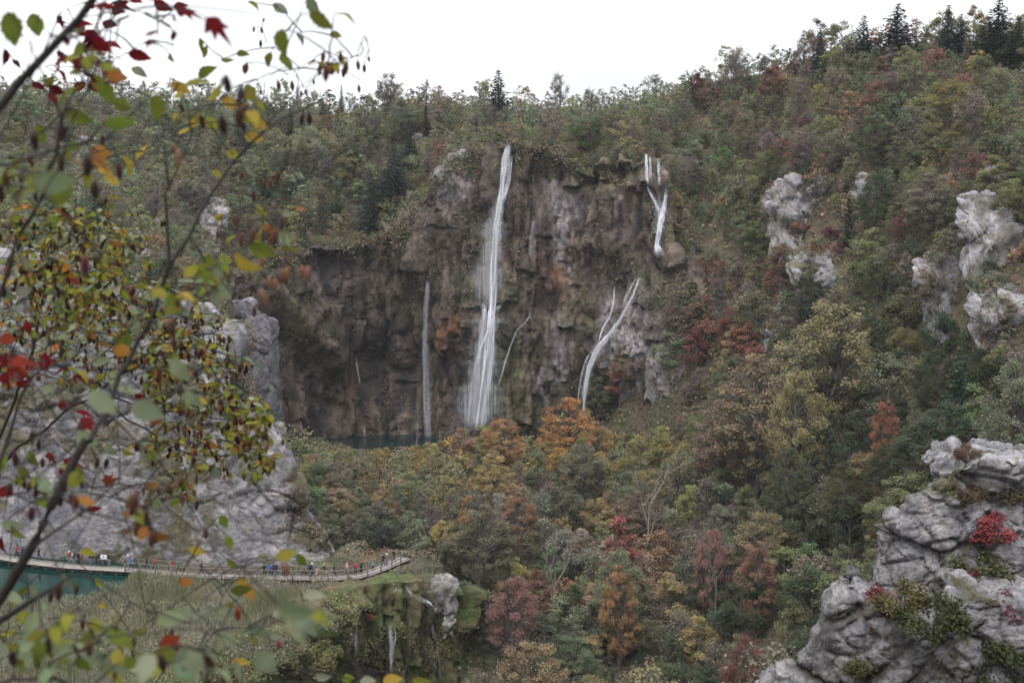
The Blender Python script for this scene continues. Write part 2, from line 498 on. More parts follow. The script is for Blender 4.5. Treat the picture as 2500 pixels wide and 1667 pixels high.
def spots(p, items, Y, warp=None):
    """soft patches at places on a cliff: (px, py, half width px, half height px, amount)"""
    q = p if warp is None else p + warp
    r = np.zeros(len(p))
    for px, py, rx, ry, amt in items:
        c = P(px, py, Y); s = Y / FPX
        r += amt * np.exp(-((q[:, 0] - c[0]) / (rx * s)) ** 2 - ((q[:, 2] - c[2]) / (ry * s)) ** 2)
    return r

def capsules(p, items, Y):
    r = np.zeros(len(p)); s = Y / FPX
    for ax, ay, bx, by, rad, amt in items:
        a = P(ax, ay, Y)[[0, 2]]; b = P(bx, by, Y)[[0, 2]]
        e = b - a; w = p[:, [0, 2]] - a
        t = np.clip((w @ e) / (e @ e), 0, 1)
        d = np.linalg.norm(w - t[:, None] * e, axis=1) / (rad * s)
        r += amt * np.exp(-d ** 2)
    return r

def curtains(p, width, hgt, seed, lipsharp=1.4):
    """tufa hangs in drapes: each bulges out towards its lower lip and breaks off under it; returns relief and a tone per drape"""
    s = p[:, 0] + .35 * p[:, 1]
    wob = fbm(p * np.array((.06, .06, .09)), 3, seed)
    u = s / width + .35 * wob
    i = np.floor(u); t = u - i
    jit = _hash(i.astype(np.int64), np.zeros(len(p), np.int64), np.zeros(len(p), np.int64), seed)
    bul = np.sin(math.pi * np.clip(t, 0, 1)) ** .55
    vv = (p[:, 2] + 2.0 * fbm(p * .25, 2, seed + 2)) / (hgt * (.7 + .7 * jit)) + jit * 7.3
    k = np.floor(vv); fv = vv - k
    tone = _hash(i.astype(np.int64), k.astype(np.int64), np.ones(len(p), np.int64), seed + 1)
    return bul * (1 - fv) ** lipsharp * (.45 + .9 * tone) - .55 * (1 - bul), tone

def back_disp(p, A):
    wob = np.stack([fbm(p * .05, 2, 71) * 3, fbm(p * .05, 2, 72) * 3, 0 * A], 1)
    d = 2.4 * curtains(p, 6.5, 46, 201)[0] + 1.2 * curtains(p + 3.3, 2.6, 34, 202)[0] + .6 * curtains(p + 7.7, 1.2, 22, 203)[0]
    d += 1.3 * fbm(p * .07, 3, 23) + .55 * fbm(p * np.array((.55, .55, .3)), 5, 24, .6)
    w1, w2, ci = worley((p + wob * .5) * np.array((.2, .2, .07)), 8)
    d += .5 * np.minimum((w2 - w1) / .2, 1) + .8 * (ci - .5) - .9
    d += spots(p, [(1235, 800, 45, 50, 2.5), (1400, 780, 55, 120, 4.0), (1380, 700, 30, 40, 1.5), (880, 930, 110, 140, -7.0), (1020, 960, 80, 130, -6.0),
                   (1450, 990, 45, 90, -6.0), (1590, 880, 110, 150, 4.5), (1460, 425, 85, 26, -4.0), (1250, 420, 22, 45, -3.0), (1330, 430, 40, 30, -2.0),
                   (1120, 440, 60, 70, 2.2), (800, 640, 110, 50, -2.5), (980, 600, 60, 60, 2.5), (1290, 560, 30, 60, -2.0), (1540, 420, 25, 60, -2),
                   (1360, 900, 45, 110, 2.5), (1180, 690, 40, 60, -2.5), (1220, 1000, 40, 60, -2.0), (1480, 600, 90, 30, 2.0), (1080, 560, 60, 40, 2.0)], 298)
    d += capsules(p, [(655, 690, 800, 890, 34, 6.0), (690, 640, 760, 760, 24, 4.0), (800, 760, 830, 980, 14, 2.2), (870, 800, 860, 1040, 12, 2.0),
                      (930, 720, 950, 900, 16, 2.0), (1130, 830, 1160, 700, 14, 1.5), (1010, 640, 960, 720, 16, 2.2)], 296)
    return d * sstep(0.0, .02, A + .01)

def back_col(p, A, d):
    warp = np.stack([fbm(p * .11, 3, 41) * 4.0, 0 * A, fbm(p * .11, 3, 42) * 4.5], 1)
    streak = fbm((p + warp * .4) * np.array((.45, .45, .03)), 5, 44, .6)
    tone = curtains(p, 6.5, 40, 201)[1] - .5; tone2 = curtains(p + 3.3, 2.8, 26, 202)[1] - .5
    patch = fbm(p * .07, 3, 45)
    c = np.tile(np.array((0.140, 0.113, 0.096)), (len(p), 1)) * (1 + .45 * tone + .55 * tone2)[:, None]
    c = blend(c, (0.056, 0.047, 0.047), .38 + 1.5 * streak)
    c = blend(c, (0.175, 0.150, 0.125), -.3 + 1.1 * fbm((p + 40) * np.array((.28, .28, .08)), 4, 46))
    c = blend(c, (0.118, 0.110, 0.062), -.25 + 1.1 * patch + .35 * streak)
    moss = spots(p, [(720, 770, 80, 130, .9), (1300, 960, 120, 90, .7), (1240, 380, 60, 40, .7), (1480, 400, 90, 35, .7), (1150, 600, 60, 80, .4), (960, 620, 70, 60, .7),
                     (1400, 800, 45, 140, .8), (1060, 430, 30, 60, .5), (1560, 680, 80, 50, .6), (860, 1000, 60, 60, .4), (1240, 900, 50, 120, .6)], 297, warp)
    c = blend(c, (0.108, 0.110, 0.056), moss * (0.75 + .5 * streak))
    grey = spots(p, [(1120, 430, 52, 55, 1.6), (1065, 420, 16, 30, .9), (1105, 480, 14, 35, 1.0), (1180, 340, 32, 22, 1.2), (1370, 540, 28, 80, 1.3), (1385, 620, 14, 50, .9),
                     (1365, 880, 30, 90, 1.2), (1530, 850, 70, 100, 1.4), (1590, 960, 85, 95, 1.6), (1670, 960, 50, 60, .9), (1500, 780, 40, 60, .7), (1135, 660, 10, 40, .8), (620, 850, 40, 120, .9),
                     (1480, 950, 30, 80, .6), (1010, 350, 20, 20, .8), (1050, 880, 10, 30, .3)], 297, warp)
    c = blend(c, (0.30, 0.285, 0.29), grey * (.85 + .6 * fbm(p * .5, 3, 47)))
    rust = spots(p, [(1085, 820, 18, 70, .9), (1100, 880, 16, 50, .8), (1345, 690, 26, 45, .7), (820, 960, 25, 60, .5), (880, 1020, 40, 50, .4), (1050, 760, 12, 60, .5),
                     (1440, 940, 26, 70, .7), (1150, 440, 14, 20, .5), (1300, 640, 40, 30, .3)], 297, warp)
    c = blend(c, (0.25, 0.115, 0.055), rust * (.7 + .6 * streak))
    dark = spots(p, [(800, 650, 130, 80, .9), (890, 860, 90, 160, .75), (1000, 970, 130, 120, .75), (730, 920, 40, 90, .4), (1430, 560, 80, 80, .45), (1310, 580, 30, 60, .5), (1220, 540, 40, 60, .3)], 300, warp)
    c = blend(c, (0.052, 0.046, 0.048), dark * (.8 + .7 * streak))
    return c * np.array((.80, .76, .76)) * (1.02 + .42 * fbm(p * np.array((.5, .5, .22)), 5, 49, .65)[:, None])

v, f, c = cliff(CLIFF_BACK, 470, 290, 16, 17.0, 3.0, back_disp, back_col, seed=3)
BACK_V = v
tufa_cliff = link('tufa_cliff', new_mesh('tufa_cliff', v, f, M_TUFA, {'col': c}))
tag(tufa_cliff, 'tall brown mossy tufa cliff behind the high waterfalls, round the dark pool', 'cliff')

def rock_disp(scale, amp):
    """limestone: flat-topped blocks of several sizes parted by joints, each tilted its own way"""
    def fn(p, A):
        q = p / scale
        wob = np.stack([fbm(q * .8, 3, 81, .6), fbm(q * .8, 3, 82, .6), fbm(q * .8, 3, 83, .6)], 1)
        d = amp * (1.0 * fbm(q * .18, 2, 84) + .20 * fbm(q * 1.5, 5, 85, .62))
        for fr, off, tilt, blk, bev, sd in ((.27, 1.3, 1.3, .8, .16, 5), (.70, .55, .7, .42, .2, 6), (1.7, .20, .34, .20, .26, 7)):
            w1, w2, ci, pl = worley((q + wob * .10) * fr * np.array((1, 1, 1.2)), sd, True)
            d = d + amp * (off * (ci - .5) + tilt * pl + blk * np.minimum((w2 - w1) / bev, 1) - .8 * blk * np.exp(-((w2 - w1) / .03) ** 2))
        return d - amp * .9
    return fn

def rock_col(base, moss, scale, mossamt=0.0, streaks=.5):
    base = np.array(base)
    def fn(p, A, d):
        q = p / scale
        n1 = fbm(q * .22, 4, 91); n2 = fbm(q * np.array((1.1, 1.1, .10)), 4, 92); n3 = fbm(q * 1.3, 4, 93, .6)
        c = np.tile(base, (len(p), 1)) * (1 + .25 * n1[:, None])
        c = blend(c, base * np.array((.55, .57, .64)), streaks * (.05 + 1.1 * n2))
        c = blend(c, base * np.array((1.45, 1.38, 1.28)), 1.1 * n3 - .25)
        c = blend(c, base * np.array((.42, .40, .40)), 1.4 * fbm(q * .9 + 31, 4, 95, .6) - .75)
        wob = np.stack([fbm(q * .8, 3, 81, .6), fbm(q * .8, 3, 82, .6), fbm(q * .8, 3, 83, .6)], 1)
        for fr, sd, wd, k in ((.27, 5, .06, .75), (.70, 6, .07, .5)):          # blended towards a darkened moss colour along the joints
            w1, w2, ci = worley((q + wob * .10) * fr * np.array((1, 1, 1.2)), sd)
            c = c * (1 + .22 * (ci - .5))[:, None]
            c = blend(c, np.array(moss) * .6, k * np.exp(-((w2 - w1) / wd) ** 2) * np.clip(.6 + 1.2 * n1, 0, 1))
        m = mossamt + 1.15 * fbm(q * .40, 5, 94, .6) - .38
        c = blend(c, moss, np.clip(m * 2.2, 0, .95))
        return c
    return fn

def left_disp(p, A):
    d = rock_disp(4.2, .8)(p, A)
    smooth = sstep(.5, .2, A)                 # the lower wall is smoother, washed rock
    return d * (1 - .7 * smooth) + .55 * (1 - smooth) + 1.0 * fbm(p * np.array((.06, .06, .04)), 3, 61)

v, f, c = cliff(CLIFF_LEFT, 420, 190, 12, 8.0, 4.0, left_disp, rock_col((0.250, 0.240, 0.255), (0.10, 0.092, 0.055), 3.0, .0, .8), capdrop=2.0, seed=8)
LEFT_V = v
left_cliff = link('limestone_cliff', new_mesh('limestone_cliff', v, f, M_LIME, {'col': c}))
tag(left_cliff, 'pale grey limestone cliff rising straight behind the boardwalk', 'cliff')

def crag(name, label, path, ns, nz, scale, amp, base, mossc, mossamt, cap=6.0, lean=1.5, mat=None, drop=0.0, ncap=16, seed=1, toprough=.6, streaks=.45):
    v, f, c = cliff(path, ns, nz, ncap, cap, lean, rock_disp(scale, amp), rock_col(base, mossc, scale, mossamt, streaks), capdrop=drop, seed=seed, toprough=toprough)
    o = link(name, new_mesh(name, v, f, mat or M_LIME, {'col': c}))
    tag(o, label, 'rock')
    return o, v

_, PILLAR_V = crag('rock_pillar', 'tall grey rock pillar left of the mossy waterfall cliff', [(-76, 276, 40, 4), (-70, 274, 41, 4), (-65.5, 272.5, 42, 4), (-61, 272.5, 41, 4), (-58, 275, 38, 4), (-57.5, 284, 36, 4)],
     90, 110, 4.5, .4, (0.19, 0.184, 0.205), (0.11, 0.105, 0.065), -.1, lean=1.0, seed=4)

GREY = (0.242, 0.237, 0.250); CMOSS = (0.085, 0.08, 0.04)
_, CRAG_UP = crag('rock_crag', 'big rounded pale grey crag top at the right edge of the picture', [(31, 100, 31.5, 8), (27.2, 92, 32.2, 8), (26.4, 87, 32.8, 8), (28.6, 84, 34, 8), (31.4, 82.5, 36.4, 8), (34.6, 82, 38.2, 8), (38, 81.4, 38.8, 8),
     (44, 80.5, 38, 8), (54, 80, 37.5, 8), (64, 84, 37.5, 8)], 330, 250, 1.7, .52, GREY, CMOSS, -.12, cap=9, lean=3.0, mat=M_LIME_NEAR, ncap=34, seed=5, toprough=.7)
_, CRAG_LO = crag('rock_crag', 'lower stepped grey crag with knobbly top in bottom right corner', [(15.6, 92, 17.5, 2), (15.2, 85, 20, 2), (16.4, 80, 22.8, 2), (18.6, 78, 24.8, 2), (20.6, 77, 27, 2), (22, 76.4, 29.6, 2), (25, 75.6, 29.2, 2), (27.6, 75, 28, 2),
     (30, 74.2, 30, 2), (35, 73.5, 31, 2), (44, 72, 30, 2), (54, 72, 30, 2)], 360, 280, 1.6, .52, GREY, CMOSS, -.10, cap=8, lean=3.0, mat=M_LIME_NEAR, ncap=34, seed=6, toprough=.7)

# rocks breaking through the wood on the right hand slope and on the left slope: (label, px, py, Y, half width px, half height px)
OUTCROPS = [('pale rock outcrop with red bushes high on the right hillside', 1985, 550, 0, 85, 130),
    ('low pale rock step under the red bushes on the right hillside', 2025, 672, 0, 85, 55),
    ('small grey rock beside the higher outcrop on the right hillside', 2105, 470, 0, 26, 45),
    ('large pale grey cliff on the right edge above the dark trees', 2460, 640, 0, 95, 150),
    ('pale grey rock wall at the right edge above the very dark tree', 2480, 810, 0, 75, 110),
    ('smooth blue-grey rock face left of the right edge cliff', 2335, 740, 0, 70, 100),
    ('small grey ledge above the orange-red tree on right slope', 2215, 985, 0, 36, 26),
    ('small pale rock peeping out among the red bushes mid slope', 1895, 835, 0, 26, 30),
    ('high pale rock step at the far right edge under skyline', 2480, 470, 0, 40, 50),
    ('pale rock standing in the left wood behind thin branches', 505, 560, 0, 40, 75),
    ('pale rock in the upper left wood behind red leaves', 195, 385, 0, 30, 50),
    ('grey rock beside the boardwalk at upper left wood edge', 350, 640, 0, 40, 40),
    ('grey rock face in the wood above the left cliff', 660, 640, 0, 30, 40),
    ('pale rock corner above the dark green trees left of falls', 1022, 352, 0, 17, 24)]
def ray_ground(px, py, y0=120, y1=480):
    ys_ = np.arange(y0, y1, 1.0)
    d = P(px, py, 1.0); d[2] -= CAMZ
    pts = np.stack([d[0] * ys_, ys_, CAMZ + d[2] * ys_], 1)
    h = height(pts[:, 0], pts[:, 1])
    k = np.where(h > pts[:, 2])[0]
    return pts[k[0]] if len(k) else None
def boulder(n, rx, ry, rz, amp, seed, base, moss, mossamt, scale):
    """a rounded mass of rock, closed all round"""
    k = max(10, int(n))
    th = np.linspace(0, 2 * math.pi, 2 * k + 1)[:-1]; ph = np.linspace(-math.pi / 2, math.pi / 2, k + 1)
    T, H = np.meshgrid(th, ph)
    sup = lambda s: np.sign(s) * np.abs(s) ** .7
    u = np.stack([sup(np.cos(H)) * sup(np.cos(T)), sup(np.cos(H)) * sup(np.sin(T)), sup(np.sin(H))], -1).reshape(-1, 3)
    p = u * np.array((rx, ry, rz))
    d = rock_disp(scale, amp)(p + seed * 37.7, None)
    p = p + u * d[:, None]
    S = 2 * k
    i = np.arange(k)[:, None] * S; j = np.arange(S)[None]
    f = np.stack([i + j, i + (j + 1) % S, i + S + (j + 1) % S, i + S + j], -1).reshape(-1, 4)
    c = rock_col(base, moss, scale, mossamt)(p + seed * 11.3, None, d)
    return p, f, np.clip(c, .01, .8)
OUT_POS = []; OUT_V = []
for k, (lab, px, py, _, rx, ry) in enumerate(OUTCROPS):
    g = ray_ground(px, py)
    if g is None: continue
    s = g[1] / FPX
    a, b = rx * s * 1.1, ry * s * 1.1
    bv, bf, bc = boulder(64, a, max(2.0, a * .32), b, .9, k + 1, (0.255, 0.245, 0.256), (0.11, 0.10, 0.065), .02, 2.4)
    bv[:, 1] += 3.2 * fbm((bv + k * 19.3) * .16, 3, 402) + .6       # parts of it stay under the soil
    bv[:, 1] += bv[:, 2] * .62                                   # leaning back with the slope
    o = link('rock_outcrop', new_mesh('rock_outcrop', bv, bf, M_LIME, {'col': bc}), loc=(g[0], g[1] + max(2.0, a * .32) * .45, g[2] - .5))
    OUT_V.append(bv + np.array(o.location)[None])
    tag(o, lab, 'rock')
    OUT_POS.append((px, py, rx, ry))

# pale fallen block beside the small cascades, and blocks under the end of the left cliff
for lab, px, py, Y, rx, ry, sd in [('upright pale limestone block beside the small white cascade', 1083, 1462, 172, 24, 50, 21),
        ('slim pale rock leg below the upright limestone block', 1098, 1525, 171, 7, 28, 22),
        ('white weathered rock at the right foot of the left cliff', 665, 1065, 200, 28, 32, 23),
        ('small white rock next to the weathered rock by brown scrub', 620, 1085, 198, 14, 26, 24),
        ('pale rocks among scrub above the boardwalk end', 700, 1185, 197, 30, 40, 25),
        ('small pale rock in the dark gorge at bottom edge', 1930, 1655, 96, 40, 26, 27)]:
    c0 = P(px, py, Y); s = Y / FPX
    bv, bf, bc = boulder(30, rx * s, rx * s, ry * s, .5, sd, (0.25, 0.238, 0.225), (0.11, 0.10, 0.07), -.05, 1.1)
    o = link('boulder', new_mesh('boulder', bv, bf, M_LIME, {'col': bc}), loc=c0)
    tag(o, lab, 'rock')

# ------------------------------------------------------------------ mossy barrier with the small falls, in front of the boardwalk end
CASC = [(-60, 119, 1.8, -16), (-44, 124, 2.0, -20), (-33, 139.5, 2.2, -24), (-29, 155, 2.4, -24), (-27, 165.5, 2.4, -24), (-22.6, 172.5, 2.4, -24), (-15.5, 176, 2.2, -24), (-8, 181, 0.8, -22), (-4, 191, -4, -18)]
def casc_disp(p, A):
    d = 2.6 * curtains(p * 1.0, 3.4, 15, 301, 1.0)[0] + 1.2 * curtains(p + 5, 1.6, 9, 302, 1.0)[0] + .3 * fbm(p * 1.3, 3, 53) + .8 * fbm(p * .16, 2, 54)
    return (d - 2.2 * np.exp(-((A - .5) / .25) ** 2)) * (1 - .85 * sstep(.93, .99, A)) + .6 * np.exp(-((A - .9) / .06) ** 2)
def casc_col(p, A, d):
    st = fbm(p * np.array((.8, .8, .10)), 4, 58); pa = fbm(p * .25, 3, 59)
    c = np.tile(np.array((0.115, 0.100, 0.055)), (len(p), 1))
    c = blend(c, (0.072, 0.105, 0.032), .35 + .9 * pa)
    c = blend(c, (0.17, 0.13, 0.085), -.15 + .9 * st)
    c = blend(c, (0.045, 0.04, 0.03), -.25 + .9 * fbm(p * .4 + 9, 3, 60))
    return c
v, f, c = cliff(CASC, 330, 130, 12, 5.0, 0.5, casc_disp, casc_col, seed=12, toprough=.3)
CASC_V = v
o = link('moss_barrier', new_mesh('moss_barrier', v, f, M_MOSS, {'col': c}, True))
tag(o, 'moss covered tufa barrier dropping below the boardwalk with hanging curtains', 'cliff')

# ------------------------------------------------------------------ water
def water_material(name, base, rough, bump_scale, bump):
    m, nt, out = nodes_of(name)
    L = nt.links
    geo = N(nt, 'ShaderNodeNewGeometry')
    nz = N(nt, 'ShaderNodeTexNoise', Scale=.12, Detail=3.0)
    L.new(geo.outputs['Position'], nz.inputs['Vector'])
    c = ramp(nt, nz.outputs['Fac'], [(.3, [q * .6 for q in base]), (.75, [q * 1.5 for q in base])])
    n2 = N(nt, 'ShaderNodeTexNoise', Scale=bump_scale, Detail=3.0)
    L.new(geo.outputs['Position'], n2.inputs['Vector'])
    b = N(nt, 'ShaderNodeBump', Strength=bump, Distance=.1)
    L.new(n2.outputs['Fac'], b.inputs['Height'])
    bs = N(nt, 'ShaderNodeBsdfPrincipled', Roughness=rough)
    bs.inputs['IOR'].default_value = 1.33
    L.new(c, bs.inputs['Base Color']); L.new(b.outputs['Normal'], bs.inputs['Normal'])
    L.new(bs.outputs['BSDF'], out.inputs['Surface'])
    return m
M_LAKE = water_material('lake_water', (0.004, 0.029, 0.024), .08, 1.6, .3)
M_POOL = water_material('pool_water', (0.005, 0.016, 0.016), .10, 1.2, .35)
def sheet(name, poly, z, mat):
    n = len(poly); ctr = np.mean(poly, 0)
    vv = [(q[0], q[1], z) for q in poly] + [(ctr[0], ctr[1], z)]
    ff = [(k, (k + 1) % n, n) for k in range(n)]
    return link(name, new_mesh(name, np.array(vv), np.array(ff), mat), kind='structure')
lake_edge = [(-57, 206), (-57, 160), (-75, 160), (-200, 154), (-320, 154), (-320, 206)]
sheet('lake', lake_edge, LAKE_Z, M_LAKE)
pool_edge = [(-28 + 30 * math.cos(a), 292 + 21 * math.sin(a)) for a in np.linspace(0, 2 * math.pi, 40)[:-1]]
sheet('pool', pool_edge, POOL_Z, M_POOL)
sheet('river', [(-30, 90), (40, 90), (60, 140), (30, 175), (-6, 178), (-28, 150)], -22.6, M_POOL)

def front_y(V, x, z, r=1.0, q=.06):
    k = (np.abs(V[:, 0] - x) < r) & (np.abs(V[:, 2] - z) < r)
    return np.quantile(V[k, 1], q) if k.any() else None

def fall_material(name):
    """water torn into strands: white where it is thick, open between the strands"""
    m, nt, out = nodes_of(name)
    L = nt.links
    at = N(nt, 'ShaderNodeVertexColor', layer_name='col')      # across, along (m), density
    sep = N(nt, 'ShaderNodeSeparateColor'); L.new(at.outputs['Color'], sep.inputs['Color'])
    geo = N(nt, 'ShaderNodeNewGeometry')
    mp = N(nt, 'ShaderNodeMapping'); mp.inputs['Scale'].default_value = (3.6, 1.6, .07)
    L.new(geo.outputs['Position'], mp.inputs['Vector'])
    nz = N(nt, 'ShaderNodeTexNoise', Scale=1.0, Detail=6.0, Roughness=.7); L.new(mp.outputs['Vector'], nz.inputs['Vector'])
    def math_(op, x, y, clamp=False):
        q = N(nt, 'ShaderNodeMath', operation=op); q.use_clamp = clamp
        for k, s in enumerate((x, y)):
            if hasattr(s, 'links'): L.new(s, q.inputs[k])
            else: q.inputs[k].default_value = s
        return q.outputs[0]
    n0 = math_('MULTIPLY', nz.outputs['Fac'], 3.2)
    raw = math_('ADD', math_('MULTIPLY', sep.outputs['Red'], 1.1), math_('SUBTRACT', n0, 2.05))
    strands = math_('MULTIPLY', raw, 1.0, True)
    soft = math_('MULTIPLY', sep.outputs['Red'], .30)
    class _E: pass
    ef = _E(); ef.outputs = [math_('MULTIPLY', math_('ADD', strands, soft, True), sep.outputs['Blue'], True)]
    d = N(nt, 'ShaderNodeBsdfDiffuse'); d.inputs['Color'].default_value = (.66, .68, .74, 1)
    t2 = N(nt, 'ShaderNodeBsdfTranslucent'); t2.inputs['Color'].default_value = (.66, .68, .74, 1)
    wm = N(nt, 'ShaderNodeMixShader'); wm.inputs['Fac'].default_value = .3
    L.new(d.outputs['BSDF'], wm.inputs[1]); L.new(t2.outputs['BSDF'], wm.inputs[2])
    tr = N(nt, 'ShaderNodeBsdfTransparent')
    mx = N(nt, 'ShaderNodeMixShader')
    L.new(ef.outputs[0], mx.inputs['Fac']); L.new(tr.outputs['BSDF'], mx.inputs[1]); L.new(wm.outputs['Shader'], mx.inputs[2])
    L.new(mx.outputs['Shader'], out.inputs['Surface'])
    return m
M_FALL = fall_material('falling_water')

def stream(parent, name, pts, V, Y, mat=M_FALL, off=.8, rows=90, cols=9):
    """falling water: pts = (px, py, half width px, density); a thin veil with strands that part and meet, just off the rock V"""
    pts = np.array(pts, float)
    ys_ = []
    for px, py, hw, den in pts:
        c = P(px, py, Y)
        y = front_y(V, c[0], c[2]) if V is not None else None
        ys_.append((Y if y is None else y) - off)
    ys_ = np.minimum.accumulate(ys_)                              # water never falls back into the rock
    w3 = []
    for (px, py, hw, den), y in zip(pts, ys_):
        c = P(px, py, y)
        w3.append((*c, hw * y / FPX, den))
    w3 = np.array(w3)
    seg = np.concatenate([[0], np.cumsum(np.linalg.norm(np.diff(w3[:, :3], axis=0), axis=1))])
    t = np.linspace(0, seg[-1], rows)
    g = np.stack([np.interp(t, seg, w3[:, k]) for k in range(5)], 1)
    for _ in range(3): g[1:-1] = (g[:-2] + 2 * g[1:-1] + g[2:]) / 4
    r = np.random.default_rng(int(pts[0, 0] * 7 + pts[0, 1]))
    vs, fs, cs, n0 = [], [], [], 0
    u = np.linspace(-1, 1, cols)
    wide = g[:, 3].max()
    sets = [(0.0, 1.2, 1.0)] if name == 'spray' else [(0.0, 1.15, .62)] + [(None, r.uniform(.18, .45), r.uniform(.5, 1.0)) for _ in range(5 if wide > .4 else 2)]
    for k, (o0, wf, df) in enumerate(sets):
        if o0 is None: lat = np.clip(1.1 * fbm(np.stack([t * .03 + 40 * k, 0 * t + pts[0, 0], 0 * t], 1), 3, 500 + k), -.95, .95)
        else: lat = 0 * t
        jit = 1 + .35 * fbm(np.stack([t * .5, 0 * t + 3.3 * k, 0 * t + pts[0, 0]], 1), 3, 5)
        half = np.maximum(g[:, 3] * wf * jit, .05)
        den = g[:, 4] * df * np.clip(1 + (0 if o0 is not None else .8) * fbm(np.stack([t * .15, 0 * t + 9 * k, 0 * t], 1), 2, 61), .15, 1.5)
        X = (g[:, 0] + lat * g[:, 3])[:, None] + u[None] * half[:, None]
        Yy = g[:, 1][:, None] - .12 * k - (1 - u[None] ** 2) * np.minimum(half, 1.0)[:, None] * .5
        Z = np.repeat(g[:, 2][:, None], cols, 1)
        vs.append(np.stack([X, Yy, Z], -1).reshape(-1, 3))
        i = np.arange(rows - 1)[:, None] * cols + np.arange(cols - 1)[None]
        fs.append(np.stack([i, i + 1, i + cols + 1, i + cols], -1).reshape(-1, 4) + n0); n0 += rows * cols
        edge = np.repeat(((1 - u ** 2) ** (1.6 if name == 'spray' else 1.0))[None], rows, 0)
        ends = np.clip(np.minimum(t / 2.5, (t[-1] - t) / (5.0 if name == 'spray' else 2.5)), 0, 1)[:, None]
        cs.append(np.stack([edge * ends, np.repeat((t / t[-1])[:, None], cols, 1), np.repeat(np.clip(den, 0, 1.2)[:, None], cols, 1)], -1).reshape(-1, 3))
    return link(name, new_mesh(name, np.concatenate(vs), np.concatenate(fs), mat, {'col': np.concatenate(cs)}, True), parent)

def waterfall(label, px, py, Y, parts):
    root = link('waterfall', None, loc=P(px, py, Y)); tag(root, label, 'waterfall')
    inv = Matrix.Translation([-float(q) for q in root.location])
    for nm, pts, V, Yp, off in parts:
        o = stream(root, nm, pts, V, Yp, off=off); o.matrix_parent_inverse = inv
    return root
B = BACK_V
waterfall('tall white waterfall falling the whole height of the brown cliff', 1180, 1047, 297, [
    ('stream', [(1247, 346, 7, .5), (1236, 380, 9, .8), (1226, 460, 8, .85), (1213, 560, 12, .68), (1204, 680, 14, .6), (1200, 745, 14, .8), (1200, 790, 11, .95), (1196, 850, 12, .8), (1191, 930, 14, .75), (1182, 1000, 14, .8), (1177, 1052, 16, .7)], B, 297, 1.0),
    ('stream', [(1246, 378, 5, .8), (1241, 440, 5, .7), (1226, 500, 6, .7)], B, 297, 1.0),
    ('spray', [(1222, 480, 14, .2), (1202, 560, 30, .36), (1190, 680, 40, .40), (1190, 760, 46, .36)], B, 297, 1.6),
    ('stream', [(1183, 735, 6, .8), (1181, 780, 7, .6), (1172, 850, 8, .45), (1163, 930, 10, .35), (1152, 1050, 14, .25)], B, 297, 1.2),
    ('stream', [(1200, 790, 4, .9), (1186, 820, 4, .9), (1174, 850, 5, .7), (1166, 900, 6, .4)], B, 297, 1.3),
    ('splash', [(1229, 735, 3, .4), (1220, 750, 6, .6), (1206, 765, 8, .8)], B, 297, 1.2),
    ('spray', [(1196, 760, 34, .38), (1184, 850, 48, .42), (1173, 950, 56, .46), (1166, 1062, 64, .5)], B, 297, 2.0)])
waterfall('thin misty waterfall dropping into the pool left of the tall one', 1044, 1078, 303, [
    ('stream', [(1047, 680, 4, .40), (1041, 740, 5, .22), (1038, 820, 6, .18), (1040, 920, 6, .20), (1043, 1000, 7, .18), (1046, 1080, 9, .25)], B, 303, 1.0),
    ('spray', [(1045, 690, 6, .10), (1038, 820, 12, .16), (1043, 960, 13, .18), (1046, 1076, 15, .22)], B, 303, 1.4)])
waterfall('hair thin water thread on dark rock at the left of the pool', 890, 1075, 303, [
    ('stream', [(870, 868, 1.6, .8), (871, 890, 1.6, .8), (878, 930, 1.8, .9), (880, 950, 1.6, .7)], B, 303, .6),
    ('stream', [(889, 1030, 1.6, .8), (892, 1075, 2, .9)], B, 303, .6)])
waterfall('short forked white waterfall at the upper right cliff edge', 1605, 620, 289, [
    ('stream', [(1577, 374, 3, .8), (1578, 400, 4, .6), (1580, 445, 6, .35), (1584, 456, 4, .6)], B, 289, .8),
    ('stream', [(1586, 378, 2, .6), (1587, 410, 3, .45), (1588, 450, 4, .25)], B, 289, .8),
    ('stream', [(1579, 452, 2.5, .8), (1588, 472, 3, .9), (1598, 490, 4, .9), (1606, 505, 5, .9), (1609, 530, 5, .9)], B, 289, .9),
    ('stream', [(1608, 385, 3, .7), (1608, 410, 3, .5), (1612, 460, 4, .3)], B, 289, .8),
    ('stream', [(1626, 455, 3, .8), (1624, 480, 4, .8), (1619, 505, 6, .8), (1613, 535, 7, .95), (1607, 570, 5, .95), (1602, 596, 4, 1.0), (1606, 610, 8, 1.0), (1611, 626, 10, .9)], B, 289, 1.0),
    ('spray', [(1600, 470, 14, .2), (1612, 520, 14, .25), (1606, 600, 12, .3), (1610, 630, 14, .3)], B, 289, 1.2)])
